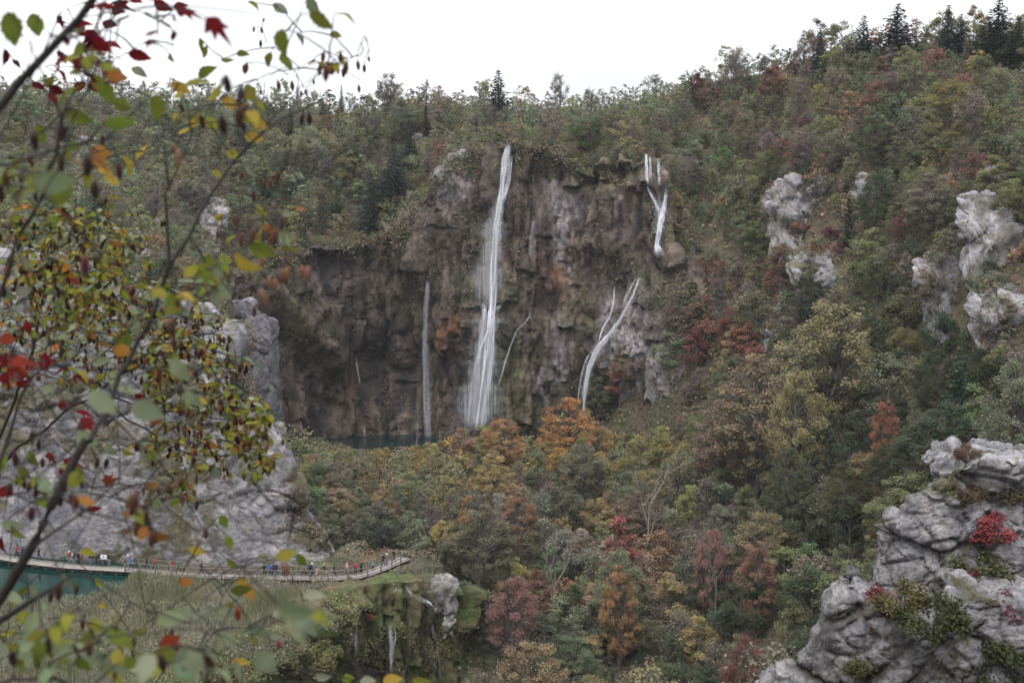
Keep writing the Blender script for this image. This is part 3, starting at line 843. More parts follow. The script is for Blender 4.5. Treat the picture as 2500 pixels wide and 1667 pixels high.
waterfall('slanting white waterfall sliding down the lower right of the cliff', 1415, 1022, 291, [
    ('stream', [(1564, 672, 3, .8), (1556, 695, 3, .9), (1544, 725, 4, 1.0), (1530, 752, 4, 1.0), (1512, 785, 5, 1.0), (1490, 815, 7, 1.0), (1472, 838, 9, 1.0), (1462, 852, 9, .95), (1452, 870, 8, .9), (1443, 890, 7, .9), (1435, 920, 5, .85), (1429, 960, 4, .75), (1424, 1022, 4, .6)], B, 291, .8),
    ('stream', [(1553, 672, 2.5, .8), (1545, 692, 2.5, .8), (1538, 706, 3, .9), (1530, 722, 2, .8), (1516, 750, 2, .7)], B, 291, .8),
    ('stream', [(1500, 695, 1.6, .8), (1499, 725, 1.6, .8), (1495, 755, 2, .8), (1486, 778, 2.4, .8), (1472, 800, 3, .7), (1464, 825, 3, .7), (1460, 845, 4, .7)], B, 291, .8),
    ('stream', [(1446, 856, 3, .9), (1434, 872, 3, .9), (1426, 892, 3, .8), (1419, 920, 2.6, .8), (1413, 955, 2.4, .7), (1409, 995, 2.4, .5)], B, 291, .9),
    ('stream', [(1455, 862, 2, .8), (1440, 890, 2.4, .8), (1428, 925, 2.4, .7), (1420, 980, 2.4, .5)], B, 291, .9),
    ('spray', [(1500, 800, 12, .2), (1462, 850, 18, .3), (1436, 900, 16, .25), (1420, 1010, 14, .2)], B, 291, 1.2)])
waterfall('fine white trickle slanting down the rock right of the tall waterfall', 1215, 950, 297, [
    ('stream', [(1300, 760, 1.6, .5), (1282, 788, 1.8, .7), (1262, 806, 2, .8), (1248, 840, 2, .9), (1234, 880, 2, .85), (1222, 925, 2, .7), (1213, 950, 2, .5)], B, 297, .6)])
waterfall('faint grey water veil on the rock between the two big falls', 1330, 640, 297, [
    ('stream', [(1310, 520, 6, .12), (1300, 580, 9, .18), (1296, 640, 8, .15)], B, 297, .6)])
Cv = CASC_V
waterfall('stepped white cascade beside the pale limestone block', 1055, 1482, 178, [
    ('stream', [(955, 1419, 4, .6), (961, 1424, 4, .9), (962, 1438, 4, 1.0), (972, 1441, 6, 1.0), (984, 1437, 5, 1.0), (996, 1437, 6, 1.0)], None, 168.5, 0.0),
    ('stream', [(990, 1424, 4, .9), (994, 1432, 5, 1.0), (1003, 1446, 7, .9), (1010, 1460, 6, .8)], None, 168, 0.0),
    ('stream', [(1016, 1450, 8, .6), (1026, 1460, 10, .8), (1040, 1468, 11, .9), (1050, 1477, 9, .9), (1058, 1486, 6, .8)], None, 167.5, 0.0)])
waterfall('narrow waterfall in the dark gap of the moss barrier', 868, 1600, 172, [
    ('stream', [(866, 1450, 4, .7), (867, 1480, 6, .65), (870, 1530, 4, .6), (868, 1575, 6, .6), (872, 1605, 4, .5)], None, 166.5, 0.0),
    ('stream', [(859, 1510, 1.6, .6), (862, 1560, 1.6, .6), (861, 1590, 2, .5)], None, 166.5, 0.0)])
waterfall('small waterfall in front of the mossy curtain at picture bottom', 955, 1655, 172, [
    ('stream', [(950, 1510, 4, .5), (953, 1545, 5, .6), (957, 1575, 5, .6), (955, 1600, 6, .6), (954, 1655, 6, .75)], None, 167.5, 0.0),
    ('stream', [(961, 1515, 2, .6), (966, 1550, 2, .6), (962, 1585, 2, .6), (955, 1600, 2, .6)], None, 167.5, 0.0)])

# ------------------------------------------------------------------ vegetation
def unit(a): return a / (np.linalg.norm(a, axis=-1, keepdims=True) + 1e-9)

def leaf_quads(c, size, rng, up=.6, aspect=.62, out=None):
    n = len(c)
    nr = rng.normal(size=(n, 3)); nr[:, 2] = np.abs(nr[:, 2]) + up
    if out is not None: nr += out * .8
    nr = unit(nr)
    t = unit(np.cross(nr, rng.normal(size=(n, 3))))
    b = np.cross(nr, t)
    s = (size * rng.uniform(.6, 1.35, n))[:, None]
    a = s * t * .5; d = s * b * .5 * aspect
    v = np.stack([c - a, c - d + a * .15, c + a, c + d + a * .15], 1).reshape(-1, 3)
    f = np.arange(4 * n).reshape(n, 4)
    return v, f

def curve(a, b, bend, n, rng):
    a = np.array(a, float); b = np.array(b, float)
    t = np.linspace(0, 1, n)[:, None]
    o = rng.normal(size=3) * bend * np.linalg.norm(b - a); o[2] = abs(o[2]) * .3 + .08 * np.linalg.norm(b - a) * (1 if bend > 0 else 0)
    return a + (b - a) * t + o * (4 * t * (1 - t))

def deciduous(seed, n=2400, ls=.34, R=3.3, H=10.0, clumps=46, low=.22, sparse=False, twig=5, rmul=1.0):
    """tapered trunk with limbs, and leaves in uneven clumps; unit tree 10 m high"""
    rng = np.random.default_rng(seed)
    wood = MB()
    lean = rng.normal(size=2) * .35
    trunk = np.array([(lean[0] * t + .25 * math.sin(3 * t + seed), lean[1] * t + .2 * math.cos(4 * t + seed), H * .82 * t - .6) for t in np.linspace(0, 1, 9)])
    wood.tube(trunk, np.linspace(.24, .04, 9), 6)
    cs = []
    lob = rng.uniform(.72, 1.18, 9)
    while len(cs) < clumps:
        d = unit(rng.normal(size=3))
        r = rng.uniform(.42, 1.0) ** .5
        az = (math.atan2(d[1], d[0]) / (2 * math.pi) * 8) % 8
        k = lob[int(az)] * (1 - az % 1) + lob[int(az) + 1 if int(az) < 7 else 0] * (az % 1)
        z = H * (.60 + d[2] * r * (.40 if d[2] > 0 else .60 - low))
        taper = 1 - .35 * max(0, d[2]) * r
        cs.append((d[0] * r * R * k * taper, d[1] * r * R * k * taper, z))
    cs = np.array(cs)
    for q in cs[::1 if sparse else 2]:
        h = np.clip(q[2] - rng.uniform(1.2, 3.0), H * .12, H * .78)
        k = np.interp(h, trunk[:, 2], np.arange(9)); base = trunk[int(k)] * (1 - k % 1) + trunk[min(8, int(k) + 1)] * (k % 1)
        wood.tube(curve(base, q, .10, 5, rng), np.linspace(.07, .02, 5), 4)
        for _ in range(twig):
            e = q + rng.normal(size=3) * (.85, .85, .7)
            wood.tube(curve(q - (q - base) * rng.uniform(0, .3), e, .08, 3, rng), np.linspace(.026, .012, 3), 3)
    per = np.maximum(4, rng.dirichlet(np.ones(len(cs)) * 3) * n).astype(int)
    ctr = np.repeat(cs, per, 0); rad = np.repeat(rng.uniform(.7, 1.35, len(cs)) * R / 3.3 * rmul, per)
    o = unit(rng.normal(size=(len(ctr), 3))) * (rng.uniform(0, 1, len(ctr)) ** .45 * rad)[:, None] * np.array((1, 1, .62))
    c = ctr + o
    v, f = leaf_quads(c, ls, rng, out=unit(o) * .6)
    cl = np.repeat(rng.uniform(0, 1, len(cs)), per)
    lv = np.stack([np.clip(.55 * cl + .45 * rng.uniform(0, 1, len(c)), 0, 1), np.clip(.5 * np.repeat(rng.uniform(0, 1, len(cs)), per) + .5 * rng.uniform(0, 1, len(c)), 0, 1), rng.uniform(0, 1, len(c))], 1)
    return wood, v, f, np.repeat(lv, 4, 0)

def conifer(seed, H=10.0, R=2.2, tiers=26):
    rng = np.random.default_rng(seed)
    wood = MB(); wood.tube([(0, 0, -.5), (0, 0, H * .5), (.03, 0, H * 1.0)], [.2, .11, .015], 6)
    vs, ls_ = [], []
    for k in range(tiers):
        a = k / (tiers - 1)
        z = H * (.10 + .89 * a)
        r = R * (1 - a) ** .8 * rng.uniform(.75, 1.15) + .1
        nb = max(4, int(11 * (1 - a) + 4))
        for b in range(nb):
            th = 2 * math.pi * (b + rng.uniform(-.3, .3)) / nb + k * 1.1
            rr = r * rng.uniform(.7, 1.12)
            tip = np.array((math.cos(th) * rr, math.sin(th) * rr, z - .22 * rr + (.12 * rr)))
            bs = np.array((0, 0, z + .05))
            m = max(4, int(rr * 9))
            t = rng.uniform(.15, 1, m)[:, None]
            c = bs + (tip - bs) * t + rng.normal(size=(m, 3)) * (.10, .10, .05)
            c[:, 2] -= .25 * rr * (t[:, 0] * (1 - t[:, 0]))
            vs.append(c)
    c = np.concatenate(vs)
    v, f = leaf_quads(c, .46, rng, up=.9, aspect=.38)
    lv = np.stack([rng.uniform(0, 1, len(c)), rng.uniform(.3, .7, len(c)), rng.uniform(0, 1, len(c))], 1)
    return wood, v, f, np.repeat(lv, 4, 0)

def bush(seed, n=900, R=1.0, ls=.20):
    """low mound of stems and leaves, unit radius"""
    rng = np.random.default_rng(seed)
    wood = MB(); cs = []
    for k in range(16):
        th = rng.uniform(0, 2 * math.pi); r = rng.uniform(0, .85) ** .6
        e = np.array((math.cos(th) * r, math.sin(th) * r, rng.uniform(.25, 1.15) * (1.05 - .55 * r)))
        cs.append(e); wood.tube(curve((e[0] * .1, e[1] * .1, -.3), e, .1, 4, rng), np.linspace(.035, .01, 4), 3)
    cs = np.array(cs); idx = rng.integers(0, 16, n)
    o = unit(rng.normal(size=(n, 3))) * (rng.uniform(0, 1, n) ** .5 * .36)[:, None]
    v, f = leaf_quads(cs[idx] + o, ls, rng, out=unit(o) * .5)
    lv = np.stack([.5 * rng.uniform(0, 1, 16)[idx] + .5 * rng.uniform(0, 1, n), rng.uniform(0, 1, n), rng.uniform(0, 1, n)], 1)
    return wood, v, f, np.repeat(lv, 4, 0)

def bare(seed, H=10.0):
    rng = np.random.default_rng(seed); wood = MB()
    def grow(p, d, L, r, lev):
        pts = [p]; q = p.copy()
        for s in range(4):
            d = unit(d + rng.normal(size=3) * .10 + np.array((0, 0, .05))); q = q + d * L / 4; pts.append(q.copy())
        wood.tube(pts, np.linspace(r, r * .5, 5), 5 if lev < 2 else 3)
        if lev < 4:
            for s in range(4 if lev < 2 else 3):
                k = rng.uniform(.35, 1); a = pts[0] + (pts[-1] - pts[0]) * k
                grow(a, unit(d * 1.1 + rng.normal(size=3) * .45), L * rng.uniform(.42, .62), r * .5, lev + 1)
    grow(np.array((0, 0, -.4)), np.array((0, 0, 1.0)), H * .62, .10, 0)
    return wood

class Kind: pass
def kind(wood, v, f, lv, bark=None):
    k = Kind()
    k.wood = wood.mesh('trunk', bark or M_BARK, True)
    k.leaf = new_mesh('crown', v, f, M_LEAF, {'lv': lv}) if v is not None else None
    k.v, k.f, k.lv = v, f, lv
    wv, wf, _ = wood.arrays(); k.wv, k.wf = wv, wf
    return k
FULL = [kind(*deciduous(100 + s, n=5200, ls=.30, R=rr, low=lo, clumps=40)) for s, (rr, lo) in enumerate([(3.3, .20), (3.7, .18), (2.9, .22), (3.5, .15), (3.1, .2), (4.0, .2)])]
BIG = [kind(*deciduous(150 + s, n=15000, ls=.17, R=rr, low=.2, clumps=130, rmul=.55)) for s, rr in enumerate([3.4, 3.9])]
THIN = [kind(*deciduous(200 + s, n=1500, ls=.30, R=rr, clumps=40, sparse=True, twig=9)) for s, rr in enumerate([2.9, 3.3, 2.6, 3.6])]
SLIM = [kind(*deciduous(300 + s, n=1500, ls=.28, R=1.5, clumps=30, low=.1)) for s in range(2)]
FIRS = [kind(*conifer(400 + s, R=rr)) for s, rr in enumerate([2.0, 2.5, 1.5, 3.2])]
SHRUB = [kind(*bush(500 + s, n=1900, ls=.13)) for s in range(5)]
BARE = [kind(bare(600 + s), None, None, None, M_BARK_PALE) for s in range(3)]

PAL = {'olive': (.185, .172, .092), 'grey-green': (.172, .182, .125), 'dark green': (.060, .080, .050), 'mid green': (.120, .148, .078), 'yellow-green': (.245, .225, .095),
       'golden': (.34, .235, .085), 'orange': (.37, .19, .075), 'rust brown': (.238, .158, .108), 'brick red': (.205, .105, .088), 'crimson': (.130, .055, .062),
       'brown-grey': (.195, .168, .138), 'pinkish brown': (.27, .185, .155), 'bright red': (.30, .075, .06), 'dull green': (.145, .155, .095)}

PLACED = []      # (x, y, crown radius) of the trees already standing
def plant(k, name, loc, H, W, col, label=None, cat='tree', group=None, rz=None, rng=None, tilt=0.0):
    root = link(name, None, loc=loc)
    rz = random.uniform(0, 6.28) if rz is None else rz
    root.rotation_euler = (tilt, 0, rz)
    root.scale = (W, W, H)
    tr = link('stems' if cat == 'bush' else 'trunk', k.wood, root)
    if k.leaf:
        cr = link('foliage' if cat == 'bush' else 'crown', k.leaf, root)
        cr.color = (*col, 1)
    if label: tag(root, label, cat, group)
    return root

random.seed(7)
def vary(c, rng, amt=.14):
    c = np.array(c) * (1 + rng.uniform(-amt, amt)) * (1 + rng.uniform(-amt, amt, 3) * .5)
    return tuple(np.clip(c, .004, .6))

# ---- trees that the picture singles out: kind, px of the trunk, py of the crown top, py of the ground, distance, width factor, colour, label
rng = np.random.default_rng(42)
def special(kinds, i, name, px, ptop, Y, wide, col, label, pbase=None, cat='tree', z=None):
    top = P(px, ptop, Y)
    g = height(np.array([top[0]]), np.array([Y]))[0] if z is None else z
    if pbase is not None: g = P(px, pbase, Y)[2]
    h = max(2.0, top[2] - g)
    H = h / 10.0
    col = np.array(PAL[col] if isinstance(col, str) else col); col = tuple((col * .76 + col.mean() * .24) * 1.08)
    PLACED.append((top[0], Y, 2.4 * H * wide))
    if kinds is FULL and H > 1.35: kinds = BIG
    return plant(kinds[i % len(kinds)], name, (top[0], Y, g), H, H * wide, PAL[col] if isinstance(col, str) else col, label, cat)

def skyline_tree(kinds, i, name, px, ptop, pbase, wide, col, label):
    """a tree whose foot is hidden behind the brow: stands on the ground where the ray under it meets the slope"""
    g = ray_ground(px, pbase)
    if g is None: g = ray_ground(px, pbase + 60)
    Y = g[1] + 3
    return special(kinds, i, name, px, ptop, Y, wide, col, label)

skyline_tree(FIRS, 0, 'spruce_tree', 1217, 174, 310, 1.85, (.045, .06, .055), 'lone dark spruce on the skyline above the tall waterfall')
skyline_tree(FIRS, 0, 'spruce_tree', 2110, 40, 175, 1.85, (.040, .056, .050), 'small pointed spruce on skyline, leftmost of the right hand conifers')
skyline_tree(FIRS, 1, 'spruce_tree', 2192, 10, 170, 2.09, (.030, .046, .042), 'broad dark spruce standing tallest between two small skyline spruces')
skyline_tree(FIRS, 2, 'spruce_tree', 2316, 14, 160, 1.73, (.06, .072, .066), 'thin greyish spruce on the right skyline')
skyline_tree(FIRS, 0, 'spruce_tree', 2348, 36, 150, 1.48, (.030, .044, .040), 'short dark spruce beside the thin greyish one')
skyline_tree(FIRS, 3, 'pine_tree', 2440, 2, 175, 1.85, (.022, .034, .026), 'massive dark conifer at the top right corner')
skyline_tree(FIRS, 1, 'pine_tree', 2490, 48, 190, 1.98, (.03, .046, .028), 'dark conifer half cut by the right edge at the top')
skyline_tree(FIRS, 2, 'pine_tree', 2003, 70, 215, 1.35, (.036, .055, .050), 'narrow dark evergreen left of the skyline spruces')
skyline_tree(THIN, 0, 'bare_tree', 950, 168, 330, .85, (.13, .135, .095), 'tall thin-leaved tree rising above the wood left of the spruce')
skyline_tree(FULL, 2, 'maple_tree', 1702, 178, 290, .8, (.11, .032, .045), 'dark red round tree on the skyline right of the falls')
skyline_tree(THIN, 2, 'bare_tree', 1085, 235, 300, .7, (.14, .12, .10), 'bare grey tree against the sky left of the spruce')
skyline_tree(THIN, 1, 'bare_tree', 1365, 172, 290, .6, (.13, .12, .10), 'thin bare tree on the skyline right of the lone spruce')
skyline_tree(THIN, 3, 'bare_tree', 1790, 128, 270, .6, (.12, .11, .09), 'thin bare treetop on the rising right skyline')
skyline_tree(FULL, 0, 'maple_tree', 2175, 175, 270, .6, 'brick red', 'brick red tree under the broad skyline spruce')

special(FULL, 0, 'maple_tree', 1388, 968, 256, 1.05, (.40, .185, .045), 'bright orange topped tree in front of the slanting waterfall')
special(FULL, 3, 'maple_tree', 1225, 1022, 252, 1.1, (.33, .175, .055), 'orange spreading tree in front of the tall waterfall foot')
special(FULL, 2, 'maple_tree', 1455, 1030, 248, .85, (.34, .18, .05), 'lower orange tree just right of the bright orange one')
special(FULL, 4, 'birch_tree', 1130, 1045, 250, 1.0, (.24, .15, .095), 'pinkish brown tree at left of the orange trees by the pool')
special(FULL, 5, 'birch_tree', 1050, 1085, 246, .85, (.21, .185, .055), 'yellow-green tree standing in front of the dark pool')
special(FULL, 1, 'beech_tree', 2030, 735, 205, .95, (.215, .190, .085), 'large olive and orange domed tree at the middle of the right slope')
special(FULL, 4, 'beech_tree', 1855, 862, 208, .9, (.225, .165, .09), 'brownish orange round tree left of the large domed tree')
special(FULL, 3, 'beech_tree', 1950, 905, 195, .62, (.235, .20, .075), 'golden yellow tree below the large domed tree')
special(FULL, 0, 'beech_tree', 1765, 975, 216, .85, (.22, .15, .10), 'pinkish brown tree left below the brownish orange one')
special(FULL, 2, 'maple_tree', 2165, 975, 182, .62, (.30, .105, .05), 'rusty red tree above the big grey crag')
special(FULL, 5, 'oak_tree', 2290, 850, 178, .8, (.045, .060, .026), 'large dark green tree below the right edge cliff')
special(FULL, 1, 'oak_tree', 2420, 860, 165, .8, (.038, .054, .024), 'very dark tree filling the hollow at the right edge')
special(FULL, 3, 'oak_tree', 2160, 1090, 168, .7, (.055, .068, .028), 'dark olive tree just behind the left side of the grey crag')
special(FULL, 4, 'oak_tree', 2060, 1130, 172, .75, (.085, .085, .034), 'olive brown tree between the crag and the golden tree')
special(FULL, 0, 'oak_tree', 1930, 1090, 186, .75, (.080, .100, .045), 'fresh green tree left below the golden yellow tree')
special(SLIM, 0, 'maple_tree', 1512, 1250, 190, 1.0, (.28, .07, .06), 'slim bright red tree in the middle of the valley wood')
special(FULL, 2, 'maple_tree', 1510, 1380, 178, .55, (.31, .16, .05), 'small golden orange tree below the slim red tree')
special(BARE, 0, 'bare_tree', 1572, 1075, 200, 1.0, 'olive', 'pale leafless tree with fine twigs in the valley wood')
special(BARE, 1, 'bare_tree', 1075, 1310, 180, .9, 'olive', 'pale dead tree standing behind the limestone block')
special(BARE, 2, 'bare_tree', 1345, 1290, 188, .8, 'olive', 'thin pale leafless tree right of the pink bush')
special(BARE, 1, 'bare_tree', 1010, 1000, 262, .6, 'olive', 'thin bare stem at the edge of the pool')
special(BARE, 0, 'bare_tree', 1745, 1290, 180, .7, 'olive', 'small pale leafless tree below the pinkish brown tree')
special(FULL, 3, 'maple_tree', 1255, 1405, 180, .75, (.235, .115, .095), 'dusky pink bush-like tree right of the limestone block')
special(FULL, 0, 'maple_tree', 1140, 1205, 205, .55, (.36, .175, .045), 'orange yellow round tree above the boardwalk end')
special(SLIM, 1, 'maple_tree', 965, 1222, 208, .85, (.36, .10, .055), 'small orange red tree above the end of the boardwalk')
special(FULL, 1, 'maple_tree', 1740, 1290, 182, .55, (.26, .125, .10), 'pink toned tree low in the right valley wood')
special(FULL, 4, 'maple_tree', 1850, 1320, 172, .62, (.28, .135, .085), 'salmon coloured tree left of the knobbly crag')
special(FULL, 5, 'maple_tree', 1825, 1550, 150, .60, (.17, .060, .045), 'dark red brown tree at the bottom left of the crag')
special(FULL, 0, 'oak_tree', 925, 1243, 196, .85, (.040, .055, .034), 'dark green tree behind the end of the boardwalk')
special(FIRS, 0, 'spruce_tree', 1162, 1145, 225, 0.98, (.045, .072, .045), 'small green spruce in the valley wood by the pool')
special(FIRS, 1, 'spruce_tree', 605, 905, 245, 1.12, (.045, .062, .048), 'dark spruce growing at the foot of the grey rock pillar')
special(FULL, 2, 'birch_tree', 1330, 1075, 240, .7, (.24, .17, .05), 'yellowish tree under the bright orange tree')
special(FULL, 1, 'birch_tree', 875, 340, 345, .62, (.30, .20, .075), 'small orange tree high in the wood left of the falls')
special(FULL, 5, 'birch_tree', 825, 385, 338, .75, (.20, .185, .060), 'yellow-green tree below the small orange tree left of falls')
special(FIRS, 3, 'fir_tree', 960, 350, 324, 1.19, (.038, .058, .050), 'big dark fir left of the waterfall cliff')
special(FIRS, 1, 'fir_tree', 1000, 300, 330, 1.05, (.028, .042, .042), 'tall blackish fir touching the pale cliff corner')
special(FIRS, 0, 'fir_tree', 905, 420, 322, 1.19, (.045, .068, .050), 'blue-green fir in front of the big dark fir')
special(FIRS, 2, 'fir_tree', 1040, 250, 336, 1.12, (.045, .055, .05), 'slender dark fir behind the blackish one')
special(SLIM, 1, 'willow_shrub', 1340, 775, 294, .9, (.085, .125, .045), 'tiny green shrub hanging on the cliff between the falls', pbase=840)

# ---- the wood: individuals where they show largest, the rest as one mass
mid_px = np.array([600, 700, 780, 850, 960, 1010, 1060, 1130, 1200, 1290, 1320, 1400, 1470, 1560, 1650, 1720, 1780, 1850, 1950, 2100, 2250, 2500])
mid_py = np.array([1150, 1130, 1115, 1110, 1105, 1098, 1090, 1062, 1045, 1030, 1000, 1000, 1060, 1070, 1040, 1000, 940, 890, 800, 820, 850, 900])
ZONES = [   # name, test(px, py, z, Y), colours with weights
 ('wood on the cliff top above the falls', lambda px, py, z, Y: z > 74 and px < 1620 and px > 1010, {'olive': 4, 'brown-grey': 2, 'grey-green': 4, 'dull green': 3, 'yellow-green': 1.2, 'rust brown': .7}),
 ('wooded slope left of the falls', lambda px, py, z, Y: px <= 1010 and px > 560 and Y > 300, {'dull green': 4, 'grey-green': 4, 'dark green': 3, 'olive': 3, 'yellow-green': .8, 'brown-grey': 2}),
 ('wood behind the near branches at the left', lambda px, py, z, Y: px <= 620 and Y > 200 and z > 30, {'brown-grey': 4, 'grey-green': 4, 'dull green': 3, 'olive': 2, 'dark green': 1.2, 'rust brown': .6}),
 ('right slope next to the forked waterfall', lambda px, py, z, Y: px < 1860 and z > 22 and Y > 236 and py < 640, {'dull green': 4, 'olive': 4, 'mid green': 1.5, 'grey-green': 3, 'brown-grey': 2, 'brick red': .6, 'rust brown': .7}),
 ('steep slope right of the slanting fall', lambda px, py, z, Y: px < 1960 and z > 12 and Y > 232, {'dull green': 4, 'brick red': 1.6, 'brown-grey': 3, 'rust brown': 2, 'crimson': .4, 'olive': 3, 'mid green': .6}),
 ('upper right hillside below the skyline', lambda px, py, z, Y: py < 330 and px >= 1860, {'olive': 5, 'dull green': 4, 'brown-grey': 2, 'rust brown': .8, 'brick red': .5, 'yellow-green': 1, 'grey-green': 3}),
 ('middle of the right hillside', lambda px, py, z, Y: py < 720 and px >= 1860, {'olive': 5, 'dull green': 5, 'brown-grey': 2, 'dark green': 1.5, 'rust brown': .7, 'yellow-green': 1, 'brick red': .4, 'grey-green': 2}),
 ('dark slope above the crag', lambda px, py, z, Y: px >= 1860 and Y > 140, {'dark green': 7, 'olive': 2, 'dull green': 3, 'mid green': 1, 'brown-grey': 1.5, 'crimson': .4, 'rust brown': .5}),
 ('valley wood near the pool', lambda px, py, z, Y: Y > 232, {'olive': 4, 'yellow-green': 3, 'rust brown': 1.2, 'pinkish brown': .6, 'golden': 1.5, 'dull green': 2, 'grey-green': 3}),
 ('valley wood in the middle', lambda px, py, z, Y: Y > 192, {'olive': 5, 'yellow-green': 2, 'grey-green': 4, 'rust brown': .9, 'brown-grey': 2.5, 'pinkish brown': .6, 'dull green': 3}),
 ('gorge wood at picture bottom', lambda px, py, z, Y: True, {'olive': 5, 'yellow-green': 1.2, 'brown-grey': 2, 'dull green': 3, 'dark green': 4, 'rust brown': 1.2, 'golden': .5, 'pinkish brown': .3})]  # dark green weighted up: tree colour stands in for the gorge's deep shade

grng = np.random.default_rng(5)
step = 2.5
gxx, gyy = np.meshgrid(np.arange(-200, 200, step), np.arange(128, 400, step))
cand = np.stack([gxx.ravel(), gyy.ravel()], 1) + grng.uniform(-.5, .5, (gxx.size, 2)) * step
cz = height(cand[:, 0], cand[:, 1])
cpx, cpy = proj(np.stack([cand[:, 0], cand[:, 1], cz], 1))
pl_d = sd_poly(PLATEAU, cand[:, 0], cand[:, 1]); up_d = sd_poly(UPPER, cand[:, 0], cand[:, 1])
sl = np.hypot(hgrid(cand[:, 0] + 2, cand[:, 1]) - hgrid(cand[:, 0], cand[:, 1]), hgrid(cand[:, 0], cand[:, 1] + 2) - hgrid(cand[:, 0], cand[:, 1])) / 2
pool_d = np.hypot((cand[:, 0] + 28) / 30, (cand[:, 1] - 292) / 22)
Hs = np.clip(.84 * np.exp(grng.normal(size=len(cand)) * .30), .45, 1.6)
# is the treetop in sight, over the ground in between?
topz = cz + 9 * Hs
vis = np.ones(len(cand), bool)
for t in np.linspace(.35, .985, 50):
    vis &= hgrid(cand[:, 0] * t, cand[:, 1] * t) < CAMZ + (topz - CAMZ) * t + 2.0
edge_px = np.array([-80, 190, 320, 420, 520, 548, 572, 605, 647, 690, 735, 780, 825]); edge_py = np.array([640, 660, 665, 720, 775, 800, 920, 1010, 1060, 1110, 1210, 1300, 1370])
crag_px = np.array([1850, 1980, 1990, 2030, 2060, 2135, 2140, 2200, 2300, 2400, 2600]); crag_py = np.array([1700, 1660, 1600, 1540, 1480, 1440, 1360, 1290, 1190, 1110, 1110])
tree_list = []
taken = {}
for i in np.argsort(cand[:, 1] + grng.uniform(0, 40, len(cand))):
    x, y, z = cand[i, 0], cand[i, 1], cz[i]
    px, py = cpx[i], cpy[i]
    if not vis[i] or px < -60 or px > 2570 or py < -60 or py > 2050: continue
    if pl_d[i] > -2.0 or pool_d[i] < 1.05: continue
    upper = up_d[i] > 0
    if -3 < up_d[i] < .6 and x < 52: continue
    if sl[i] > 4.5: continue
    if not upper and z < 12 and y > 274 and x < 14: continue            # open ground at the foot of the falls
    if not upper and x < -42 and y > 185: continue
    if not upper and x < -12 and y > 190: H_cap = .62
    else: H_cap = 9
    H = min(Hs[i], H_cap)
    if upper and z > 70 and x < 60: H *= .8 if px > 1010 else 1.05
    if not upper and z < 40: H *= 1.3
    if any(abs(px - ox) < orx * .7 and -ory * .3 < (py - oy) < ory * .62 + H * 10 * FPX / y * .38 for ox, oy, orx, ory in OUT_POS): continue
    top_py = proj(np.array((x, y, z + 10 * H)))[1]
    if top_py > 1660: continue
    if -34 < x < -5 and y < 186: continue                               # the moss barrier stays in sight
    if not upper and z < 16 and px < 1900 and (y < 262 or (y < 290 and px < 1680)):
        lim = np.interp(px, mid_px, mid_py) - 14
        if top_py < lim:
            H *= max(0, (py - lim) / max(1, py - top_py))
            if H < .32: continue
    if px < 825 and y > 196 and top_py > np.interp(px, edge_px, edge_py): continue
    if px > 1860 and top_py > np.interp(px, crag_px, crag_py) + 10: continue
    if any((x - a) ** 2 + (y - b) ** 2 < (r * .55) ** 2 for a, b, r in PLACED): continue
    # neighbours keep their distance, measured along the slope
    gap = 3.0 * H
    key = (int(px // 60), int(py // 60)); s_ = FPX / y; bad = False
    for da in (-1, 0, 1):
        for db in (-1, 0, 1):
            for (qx, qy) in taken.get((key[0] + da, key[1] + db), ()):
                if ((qx - px) / (gap * s_)) ** 2 + ((qy - py) / (gap * .9 * s_)) ** 2 < 1: bad = True
    if bad: continue
    taken.setdefault(key, []).append((px, py))
    zone = next(q for q in ZONES if q[1](px, py - 5 * H * FPX / y, z, y))
    tree_list.append((H * FPX / y, x, y, z, H, px, py, zone))
CAPV = BACK_V[-14 * 470:]
for i in grng.permutation(len(CAPV)):
    x, y, z = CAPV[i]
    if x < -62 or x > 44 or sd_poly(UPPER, np.array([x]), np.array([y]))[0] > 1: continue
    H = grng.uniform(.3, .7); px, py = proj(CAPV[i]); gap = 3.4 * H; s_ = FPX / y
    if any(abs(px - q) < 16 for q in (1230, 1247, 1580, 1610)) and y < 303: H *= .5
    if any(((q[5] - px) / (gap * s_)) ** 2 + ((q[6] - py) / (gap * .55 * s_)) ** 2 < 1 for q in tree_list if q[2] > 285): continue
    tree_list.append((H * FPX / y, x, y, z - .2, H, px, py, ZONES[0] if x > -26 else ZONES[1]))
tree_list.sort(key=lambda q: -q[0])
N_IND = 285
ORD = ['first', 'second', 'third', 'fourth', 'fifth', 'sixth', 'seventh', 'eighth', 'ninth', 'tenth', 'eleventh', 'twelfth', 'thirteenth', 'fourteenth', 'fifteenth', 'sixteenth', 'seventeenth', 'eighteenth', 'nineteenth', 'twentieth']
ORD += [t + '-' + o for t in ('twenty', 'thirty', 'forty') for o in ORD[:9]]
def pick(zone, x, y, rng):
    names = list(zone[2]); w = np.array([zone[2][n] for n in names], float)
    nz = vnoise(np.array([[x * .05, y * .05, 0.0], [x * .05 + 50, y * .05, 3.0]]), 77)
    u = (rng.uniform() * .65 + (nz[0] * .5 + .5) * .35) * .9999
    w = np.roll(w / w.sum(), 0); k = min(int(np.searchsorted(np.cumsum(w), u)), len(names) - 1)
    return names[k]
def form_of(colour, rng):
    if colour == 'brown-grey': return 'thin', THIN
    if colour == 'dark green' and rng.uniform() < .35: return 'fir', FIRS
    if colour in ('grey-green', 'olive') and rng.uniform() < .35: return 'thin', THIN
    return 'full', FULL
buckets = {}; nform = {}
mass_v, mass_f, mass_c, mass_l, mass_n = [], [], [], [], 0
stem_v, stem_f, stem_n = [], [], 0
